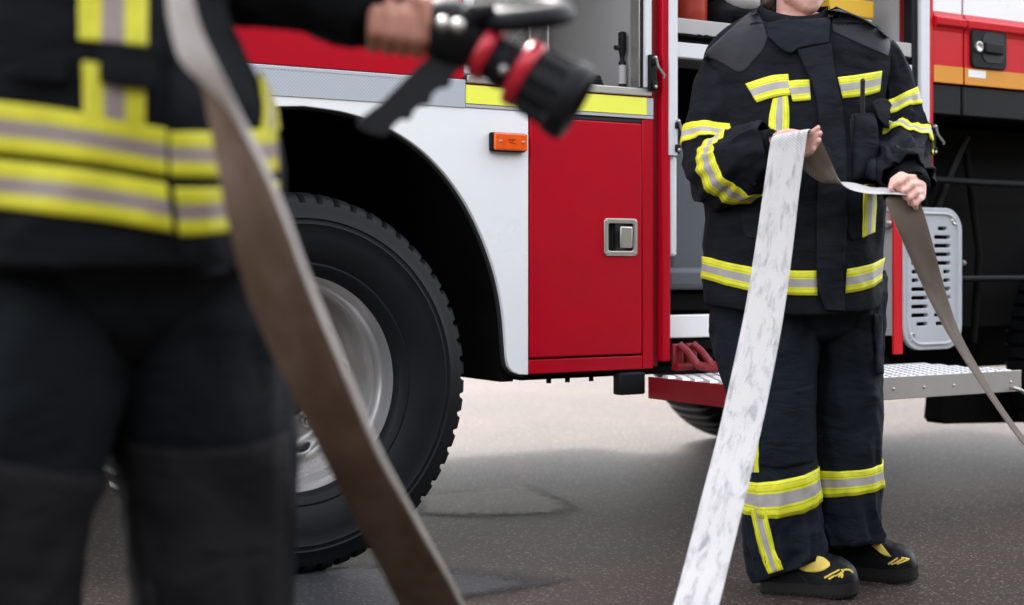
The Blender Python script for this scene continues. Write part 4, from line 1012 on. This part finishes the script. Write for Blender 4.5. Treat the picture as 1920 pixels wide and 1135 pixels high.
MB().ball(L(1502, 249, -.3145), (.0062, .0030, .0045), 12, 8).build('fingernail', M['nail'], bd2)
lp_ = MB().tube([hp(.062, .024, -.0585), hp(.078, .010, -.0555), hp(.080, 0, -.0565), hp(.078, -.010, -.0555), hp(.062, -.024, -.0585)], [.002, .005, .005, .005, .002], 10)
lp_.tube([hp(.062, .024, -.060), hp(.077, .010, -.0665), hp(.080, 0, -.0675), hp(.077, -.010, -.0665), hp(.062, -.024, -.060)], [.002, .005, .006, .005, .002], 10); lp_.build('lips', M['lips'], bd2)
for s_ in (-.032, .032):
    e_ = MB().ball(hp(.066, s_, .012), .0125, 14, 10).build('eye', M['white_rail'], bd2); MB().ball(hp(.0745, s_, .012), (.0055, .0055, .0055), 10, 8).build('iris', M['black_gap'], e_)
hr = MB().ball(hp(-.03, 0, .035), (.095, .095, .092), 28, 18)
hr.capsule([(hp(-.05, .06, 0), .03), (hp(-.045, .066, -.07), .02)]); hr.capsule([(hp(-.05, -.06, 0), .03), (hp(-.045, -.066, -.07), .02)]); hr.capsule([(hp(-.09, 0, .0), .05), (hp(-.10, 0, -.07), .035)])
hr.build('hair', M['hair'], bd2, 60)

# ---- the pale flat hose in her hands
rows = [[(700, 1262, -.95), (760, 1290, -1.0)], [(960, 1262, -.93), (1035, 1290, -.985)], [(1180, 1240, -.925), (1265, 1262, -.955)], [(1238, 1190, -.92), (1326, 1200, -.93)], [(1262, 1135, -.89), (1347, 1138, -.90)], [(1288, 1040, -.80), (1371, 1042, -.81)], [(1316, 930, -.71), (1398, 932, -.72)], [(1346, 815, -.61), (1425, 817, -.62)],
        [(1372, 700, -.53), (1449, 702, -.54)], [(1396, 585, -.46), (1470, 587, -.47)], [(1415, 470, -.40), (1486, 470, -.41)], [(1431, 360, -.36), (1499, 358, -.365)], [(1441, 290, -.337), (1509, 284, -.342)],
        [(1446, 262, -.330), (1514, 249, -.335)], [(1450, 256, -.318), (1518, 244, -.322)], [(1456, 256, -.288), (1524, 244, -.292)], [(1464, 264, -.266), (1532, 250, -.268)], [(1478, 284, -.258), (1541, 266, -.258)], [(1500, 312, -.250), (1556, 298, -.248)], [(1528, 336, -.246), (1564, 316, -.242)],
        [(1550, 346, -.236), (1574, 338, -.262)], [(1572, 342, -.206), (1586, 351, -.286)], [(1600, 343, -.200), (1602, 358, -.296)], [(1634, 352, -.204), (1632, 364, -.304)], [(1660, 353, -.212), (1662, 364, -.312)], [(1670, 357, -.240), (1694, 366, -.326)], [(1662, 371, -.300), (1722, 374, -.300)], [(1663, 386, -.318), (1729, 390, -.280)],
        [(1676, 416, -.322), (1740, 425, -.268)], [(1700, 470, -.300), (1755, 480, -.240)], [(1736, 550, -.262), (1774, 550, -.185)], [(1779, 630, -.215), (1801, 626, -.128)], [(1824, 700, -.16), (1838, 695, -.068)], [(1870, 768, -.105), (1880, 764, -.012)], [(1922, 838, -.04), (1931, 833, .055)], [(1990, 915, .02), (2000, 910, .115)], [(2080, 982, .12), (2092, 976, .215)], [(2200, 1040, .25), (2212, 1032, .345)]]
hose2 = ribbon('flat_hose', A2, rows, [M['hose_khaki'], M['hose_white'], M['hose_pale']], None, 12, 10, .0045)
hose2.matrix_world = Matrix.Translation(r2.location) @ Matrix.Rotation(-TH, 4, 'Z')
tag(hose2, 'white smudged flat fire hose held by the firefighter beside the step', 'hose')
# ================================================================== near firefighter, out of focus
A1 = Frame('person', 200, 1.65); r1 = A1.root; L = A1.L
tag(r1, 'firefighter in black coat with double yellow belts gripping a black nozzle', 'person')
tor1 = Loft([trow(-640, -20, 230, .02, .07), trow(-590, -110, 300, .02, .10), trow(-500, -200, 370, .02, .13), trow(-350, -220, 395, .01, .15), trow(-200, -225, 405, 0, .155), trow(0, -230, 415, 0, .160), trow(70, -230, 440, 0, .160), trow(140, -230, 476, 0, .162), trow(200, -230, 505, 0, .165), trow(260, -232, 517, 0, .168), trow(340, -232, 520, 0, .170), trow(420, -225, 514, 0, .172), trow(495, -220, 508, 0, .174), trow(505, -215, 505, 0, .17)],
            True, 2.3, folds(.014, 5, 1.6, 11.3, lambda t: .6, .8, .010))
sl1 = Loft(limb(A1, [(330, -560, .03, .06), (385, -500, .03, .078), (395, -300, .05, .074), (400, -140, .07, .068), (430, -60, .085, .060), (500, -34, .095, .054), (580, -18, .10, .050), (650, 5, .10, .050), (690, 22, .10, .047)]), disp=folds(.010, 9, 1.5, 13.1, lambda t: .7, .6, .006))
sr1 = Loft(limb(A1, [(-120, -560, .0, .06), (-205, -480, .0, .08), (-240, -280, .0, .075), (-255, -60, -.02, .068), (-250, 120, -.06, .06), (-240, 300, -.10, .052)]), disp=folds(.010, 9, 1.5, 15.1, lambda t: .7, .6, .006))
co1 = Loft([(L(105, -590, .01), .105, .11), (L(105, -690, .01), .095, .095)], True)
j1 = MB(); tor1.grid(j1, 110, 110); sl1.grid(j1, 70, 48); sr1.grid(j1, 60, 48); co1.grid(j1, 6, 48)
jk1 = j1.build('coat', M['jacket_near'], r1, 60); jb1 = bvh_of(j1)
sm_ = jk1.modifiers.new('Solidify', 'SOLIDIFY'); sm_.thickness = .004; sm_.offset = -1
cf = Loft(limb(A1, [(682, 20, .10, .046), (705, 32, .10, .038), (716, 36, .10, .034)]), disp=folds(.003, 14, 2.2, 3.3)); m_ = MB(); cf.grid(m_, 12, 36); m_.build('knit_cuff', M['cuff'], jk1, 60)
P1 = lambda nm, ea, eb, nu=40, nv=8, off=.004, m='tape_near', **k: patch(A1, jb1, nm, M[m], jk1, ea, eb, nu, nv, off, **k)
P1('belt_tape', [(-215, 170), (-120, 178), (0, 192), (100, 204), (200, 222), (312, 243)], [(-215, 268), (-120, 276), (0, 287), (100, 297), (200, 311), (312, 330)])
P1('belt_tape', [(-212, 282), (-120, 290), (0, 301), (100, 312), (200, 326), (312, 346)], [(-212, 374), (-120, 380), (0, 391), (100, 402), (200, 414), (322, 436)])
P1('belt_tape', [(317, 249), (360, 249), (400, 249), (450, 246), (512, 240)], [(319, 331), (360, 333), (400, 334), (450, 332), (516, 322)])
P1('belt_tape', [(326, 353), (360, 353), (410, 352), (460, 350), (516, 340)], [(334, 442), (360, 442), (420, 436), (460, 432), (512, 420)])
P1('chest_tape', [(147, -160), (147, -60), (147, 0), (147, 76)], [(275, -160), (275, -60), (275, 0), (275, 89)])
P1('chest_tape', [(155, 118), (156, 150), (157, 190), (158, 216)], [(271, 128), (271, 160), (271, 195), (271, 236)], off=.0045)
P1('side_tape', [(481, 138), (486, 170), (490, 205), (486, 246)], [(488, 134), (503, 168), (514, 205), (518, 244)], off=.004)
P1('pocket_flap', [(187, 86), (210, 88), (245, 92), (284, 96)], [(189, 158), (210, 162), (245, 168), (284, 172)], 20, 10, .012, 'jacket_near', thick=.006)
P1('pocket_flap', [(20, 104), (60, 104), (100, 106), (128, 108)], [(20, 150), (60, 152), (100, 154), (128, 156)], 20, 10, .010, 'jacket_near', thick=.006)
P1('storm_flap', [(316, -200), (316, 0), (315, 150), (314, 250), (318, 350), (334, 440), (345, 520)], [(395, -200), (395, 0), (398, 150), (402, 250), (408, 350), (418, 440), (430, 520)], 60, 10, .0015, 'jacket_near', thick=.004)
# trousers
ga = Loft(limb(A1, [(30, 420, .0, .13, .14), (45, 520, -.01, .122, .135), (30, 640, -.03, .117, .13), (10, 760, -.04, .114, .125), (-12, 850, -.045, .109, .12), (-40, 950, -.045, .106, .115), (-55, 1050, -.04, .104, .11), (-62, 1200, -.03, .104, .108), (-60, 1500, .0, .10, .105), (-55, 1750, .0, .10, .105), (-50, 1860, .0, .09, .10)]), exp=2.15,
          disp=folds(.017, 6, 1.6, 21.1, lambda t: .8, .7, .012))
gb = Loft(limb(A1, [(370, 420, .06, .10, .13), (372, 520, .07, .088, .13), (378, 640, .08, .088, .125), (386, 760, .09, .092, .12), (394, 850, .10, .094, .115), (402, 950, .11, .092, .11), (410, 1050, .12, .088, .107), (412, 1200, .13, .088, .105), (405, 1450, .13, .088, .10), (398, 1680, .13, .088, .10), (396, 1760, .13, .082, .095)]), exp=2.15,
          disp=folds(.017, 6, 1.6, 24.4, lambda t: .8, -.7, .012))
hp1 = Loft([trow(380, -190, 480, .02, .145), trow(500, -185, 490, .02, .15), trow(600, -60, 430, .03, .13), trow(680, 60, 330, .04, .09)], True, 2.2)
t1m = MB(); ga.grid(t1m, 100, 64); gb.grid(t1m, 100, 64); hp1.grid(t1m, 16, 64)
tr1 = t1m.build('trousers', M['trousers_near'], r1, 60)
sm_ = tr1.modifiers.new('Solidify', 'SOLIDIFY'); sm_.thickness = .004; sm_.offset = -1
def tleg1(lf, py):
    z = L(200, py, 0).z; lo, hi = 0., lf.len
    for _ in range(40):
        m = (lo + hi) / 2
        if lf.at(m)[0].z > z: lo = m
        else: hi = m
    return lo
for lf, py in ((ga, 818), (gb, 800)):
    t0 = tleg1(lf, py); lf.band('knee_patch', M['knee'], tr1, lambda f, t0=t0: t0 + .006 * cos(f), .30, -.15 if lf is ga else .3, pi * .95, 40, 20, .0035)
for lf, h, t_, nm in ((ga, L(-40, 1885, .05), L(80, 1885, -.17), 1), (gb, L(395, 1800, .17), L(520, 1800, -.02), -1)):
    h.z = t_.z = 0.
    boot(A1, r1, h, h + (t_ - h).normalized() * .31, nm, h + V((.02, 0, .28)))
# body
caps = []
hc = L(100, -800, .0); hx, hy = V((.5, -.866, 0)), V((.866, .5, 0))
caps += [[(hp(-.015, 0, .03), .086), (hp(-.03, 0, .01), .082)], [(hp(.02, 0, -.02), .066), (hp(.045, 0, -.08), .042), (hp(.058, 0, -.102), .026)], [(hp(.03, .034, -.06), .036), (hp(.03, -.034, -.06), .036)],
         [(hp(.08, 0, .0), .010), (hp(.098, 0, -.03), .013)], [(hp(.0, .078, -.01), .013), (hp(-.008, .083, .015), .012)], [(hp(.0, -.078, -.01), .013), (hp(-.008, -.083, .015), .012)], [(hp(-.01, 0, -.04), .06), (hp(-.015, 0, -.12), .058), (hp(-.02, 0, -.2), .065)],
         [(hp(.064, .024, -.062), .009), (hp(.076, 0, -.062), .009), (hp(.064, -.024, -.062), .009)]]
caps += [lc((-130, -520, .02, .06), (100, -560, .02, .085), (310, -520, .03, .06)), lc((30, -420, .0, .10), (40, -100, 0, .11), (60, 200, 0, .11), (60, 480, .02, .12)), lc((180, -420, .0, .095), (185, -100, 0, .098), (250, 200, 0, .10), (280, 480, .02, .10)),
         lc((345, -510, .03, .05), (392, -200, .06, .038), (420, -75, .085, .034), (560, -22, .10, .036), (690, 24, .10, .030), (715, 36, .10, .027)), lc((-180, -500, 0, .05), (-250, -80, -.01, .045), (-245, 150, -.07, .034), (-240, 310, -.11, .028), (-236, 370, -.12, .03), (-232, 430, -.13, .018)),
         lc((40, 520, .0, .09), (-10, 800, -.04, .075), (-50, 1050, -.04, .065), (-60, 1400, -.0, .055), (-52, 1780, .04, .04), (20, 1850, -.08, .03)), lc((372, 540, .07, .075), (392, 800, .1, .07), (408, 1050, .12, .06), (404, 1400, .13, .052), (396, 1700, .14, .04), (460, 1760, .06, .03))]
# fist round the branch pipe : back of the hand towards the camera, fingers running down over it
NZ = -.0
caps += [lc((712, 36, .10, .026), (740, 24, .100, .024), (770, 26, .098, .020)), lc((715, 46, .10, .024), (742, 48, .100, .02))]
for k in range(4):
    x = 702 + k * 28.5; y = 24 + k * 4; rr = (.0070, .0075, .0075, .0071)[k]
    caps.append(lc((x, y - 22, .080, rr + .001), (x - 1, y + 2, .062, rr + .001), (x - 3, y + 38, .056, rr + .0004), (x - 4, y + 64, .072, rr), (x - 2, y + 66, .095, rr - .001)))
caps.append(lc((778, -6, .09, .013), (800, 12, .066, .0112), (807, 44, .056, .0100), (802, 72, .060, .0092), (797, 86, .070, .0082)))
body_mesh('body', caps, M['skin_dark'], r1, .0034)
hr = MB().ball(hp(-.03, 0, .04), (.098, .098, .094), 24, 16).build('hair', M['hair'], r1, 60)

# ---- brown hose hanging over the near firefighter
rows = [[(200, -420, .0), (225, -430, -.02), (258, -440, -.03)], [(262, -300, -.15), (285, -305, -.16), (318, -310, -.17)], [(300, -130, -.19), (322, -132, -.215), (358, -132, -.222)], [(314, -20, -.20), (317, -20, -.228), (359, -20, -.234)], [(322, 50, -.195), (324, 50, -.232), (376, 52, -.236)], [(352, 110, -.19), (343, 112, -.235), (408, 120, -.236)], [(378, 160, -.188), (391, 160, -.230), (430, 166, -.228)],
        [(390, 215, -.19), (434, 206, -.220), (452, 212, -.212)], [(400, 270, -.192), (464, 262, -.206), (475, 262, -.190)], [(412, 340, -.19), (497, 330, -.195), (508, 332, -.172)], [(430, 430, -.175), (534, 420, -.175), (544, 422, -.15)], [(466, 560, -.135), (582, 550, -.13), (591, 552, -.108)], [(532, 710, -.06), (644, 700, -.055), (653, 701, -.034)], [(602, 850, .05), (702, 840, .055), (711, 841, .072)], [(671, 985, .20), (776, 975, .205), (784, 976, .22)],
        [(745, 1130, .42), (858, 1125, .425), (866, 1126, .44)], [(800, 1240, .62), (905, 1235, .63), (912, 1236, .645)], [(850, 1330, .84), (945, 1327, .86), (952, 1327, .87)]]
cr_ = [[1, 1, 1, 1, 1, 1, 0, 0, 0, 0, 0, 0], [1] * 6 + [0] * 6]  # pale lit strip and brown shaded strip: light painted into the colours
hose1 = ribbon('flat_hose', A1, rows, [M['hose_pale'], M['hose_brown'], M['hose_pale']], None, 12, 10, .005, cross=cr_)
hose1.matrix_world = Matrix.Translation(r1.location) @ Matrix.Rotation(-TH, 4, 'Z')
tag(hose1, 'brown flat fire hose hanging across the nozzle holder in front of the wheel', 'hose')

# ---- nozzle in the near firefighter's fist
O_ = CAM + RV * ((786 - 960) / F * 1.735) + DV * 1.735 + V((0, 0, -(26 - YH) / F * 1.735))
ax = (RV * .860 + V((0, 0, -.510)) - DV * .10).normalized(); up_ = (V((0, 0, 1)) - ax * ax.z).normalized(); yy = up_.cross(ax)
NZ = empty('fire_nozzle', O_); NZ.matrix_world = Matrix(((ax.x, yy.x, up_.x, O_.x), (ax.y, yy.y, up_.y, O_.y), (ax.z, yy.z, up_.z, O_.z), (0, 0, 0, 1)))
tag(NZ, 'black fire hose nozzle with two red rings, pistol grip and bail handle in a fist', 'nozzle')
p = 1.735 / F                                           # metres per picture pixel at the nozzle
def nl(name, m, prof, n_=48, mod=None): return MB().lathe([(r * p, h * p) for r, h in prof], n_, (0, 0, 0), 'x', mod=mod).build(name, M[m], NZ, 35)
nl('inlet_pipe', 'nozzle_black', [(0, -190), (24, -190), (24, 20), (0, 20)])
nl('inlet_coupling', 'steel', [(0, -215), (36, -215), (40, -205), (40, -150), (34, -144), (25, -143)])
nl('valve_body', 'nozzle_black', [(25, 8), (38, 10), (44, 18), (58, 40), (64, 70), (62, 95), (52, 118), (44, 128), (42, 134), (0, 134)])
nl('red_ring', 'nozzle_red', [(40, 135), (52, 136), (54, 140), (54, 158), (51, 163), (40, 164)])
nl('barrel', 'nozzle_black', [(40, 165), (44, 166), (44, 176), (49, 180), (49, 198), (45, 202), (45, 214), (0, 214)])
nl('red_ring', 'nozzle_red', [(44, 215), (63, 216), (66, 220), (66, 238), (63, 243), (44, 244)])
nl('bumper_head', 'nozzle_black', [(44, 245), (62, 246), (66, 254), (68, 300), (74, 312), (76, 330), (73, 344), (66, 348), (58, 346), (54, 320), (20, 300), (0, 300)], 120, lambda r, h, a, j: r * (1 - .10 * (sin(a * 10) > .1)) if j in (2, 3) else r)
for x_, z_ in ((70, 20), (96, 30)): MB().ball((x_ * p, -.060 * 1735 / 1600 * .9, z_ * p - .012), (.008, .006, .008), 14, 10).build('pivot_bolt', M['steel'], NZ)
MB().ball((200 * p, -.028, -14 * p), (.006, .006, .006), 12, 8).build('pivot_bolt', M['steel'], NZ)
# bail handle : a broad loop standing up over the valve
bl = MB(); loop = []
for k in range(41):
    a = 2 * pi * k / 40; loop.append((( 168 + 86 * cos(a)) * p, 0 - 42 * sin(a) * p, (92 + 20 * cos(a) - 4 * sin(a)) * p))
def rot(q, a): return V((q[0], q[1], q[2]))
Mi = NZ.matrix_world.inverted()
def npx(px, py, dd=0.):
    d = 1.735 + dd; return Mi @ (CAM + RV * ((px - 960) / F * d) + DV * d + V((0, 0, -(py - YH) / F * d)))
loop = [npx(985 + 70 * cos(2 * pi * k / 40) , 28 - 8 * sin(2 * pi * k / 40) - 6 * cos(2 * pi * k / 40), .045 * sin(2 * pi * k / 40)) for k in range(41)]
bl.tube(loop, .0125, 12, cap=False, flat=1.35); bail = bl.build('bail_handle', M['nozzle_black'], NZ, 50)
MB().tube([npx(872, 42, -.03), npx(890, 25, -.035), npx(925, 20, -.03)], [.014, .013, .011], 10).build('handle_arm', M['nozzle_black'], bail)
MB().tube([npx(872, 42, .03), npx(890, 25, .035), npx(925, 20, .03)], [.014, .013, .011], 10).build('handle_arm', M['nozzle_black'], bail)
# pistol grip with finger notches : a shaped slab
edge = [(818, 92), (790, 118), (755, 152), (715, 192), (680, 218), (668, 232), (676, 246), (700, 254), (722, 258), (730, 250), (738, 236), (752, 224), (764, 226), (772, 222), (776, 208), (788, 197), (800, 198), (807, 193), (810, 178), (824, 166), (838, 166), (845, 160), (846, 146), (862, 130), (876, 116), (884, 104)]
n_ = len(edge); gp_ = MB(); hw = .017
vs = [npx(x, y, -hw) for x, y in edge] + [npx(x, y, hw) for x, y in edge]
gp_.add(vs, [tuple(range(n_)), tuple(reversed(range(n_, 2 * n_)))] + [(i, (i + 1) % n_, n_ + (i + 1) % n_, n_ + i) for i in range(n_)])
gp_.build('pistol_grip', M['nozzle_grip'], NZ, 50, .0055, seg=3)
# ================================================================== camera, light
cam = bpy.data.cameras.new('camera'); co_ = bpy.data.objects.new('camera', cam); COL.objects.link(co_)
co_.location = CAM; co_.rotation_euler = (pi / 2, 0, -TH)
cam.sensor_width = 36; cam.lens = F / 1920 * 36; cam.shift_y = (YH - 567.5) / 1920; cam.clip_end = 2000
cam.dof.use_dof = True; cam.dof.focus_distance = 4.15; cam.dof.aperture_fstop = 2.7
SC.camera = co_
SUN_EL, SUN_AZ = 44, 12        # elevation; direction the sun stands, degrees from +Y towards +X (behind the truck)
w = bpy.data.worlds.new('World'); SC.world = w; w.use_nodes = True
n, l = w.node_tree.nodes, w.node_tree.links
sk = n.new('ShaderNodeTexSky'); sk.sky_type = 'NISHITA'; sk.sun_disc = False; sk.sun_elevation = rad(SUN_EL); sk.sun_rotation = rad(SUN_AZ)
sk.air_density = 1.0; sk.dust_density = 2.0; sk.ozone_density = 1.0
hs = n.new('ShaderNodeHueSaturation'); hs.inputs['Saturation'].default_value = .22
l.new(sk.outputs[0], hs.inputs['Color']); l.new(hs.outputs[0], n['Background'].inputs[0]); n['Background'].inputs[1].default_value = .15
sl = bpy.data.lights.new('sun', 'SUN'); sl.energy = 1.0; sl.angle = rad(11); sl.color = (1, .95, .88)
so = bpy.data.objects.new('sun', sl); COL.objects.link(so)
sd = V((sin(rad(SUN_AZ)) * cos(rad(SUN_EL)), cos(rad(SUN_AZ)) * cos(rad(SUN_EL)), sin(rad(SUN_EL))))
so.rotation_euler = sd.to_track_quat('Z', 'Y').to_euler(); so.location = sd * 30
SC.view_settings.view_transform = 'Standard'; SC.view_settings.look = 'None'; SC.view_settings.exposure = 2.85; SC.view_settings.gamma = 1
SC.view_settings.use_curve_mapping = False
SC.cycles.max_bounces = 8; SC.cycles.use_denoising = True
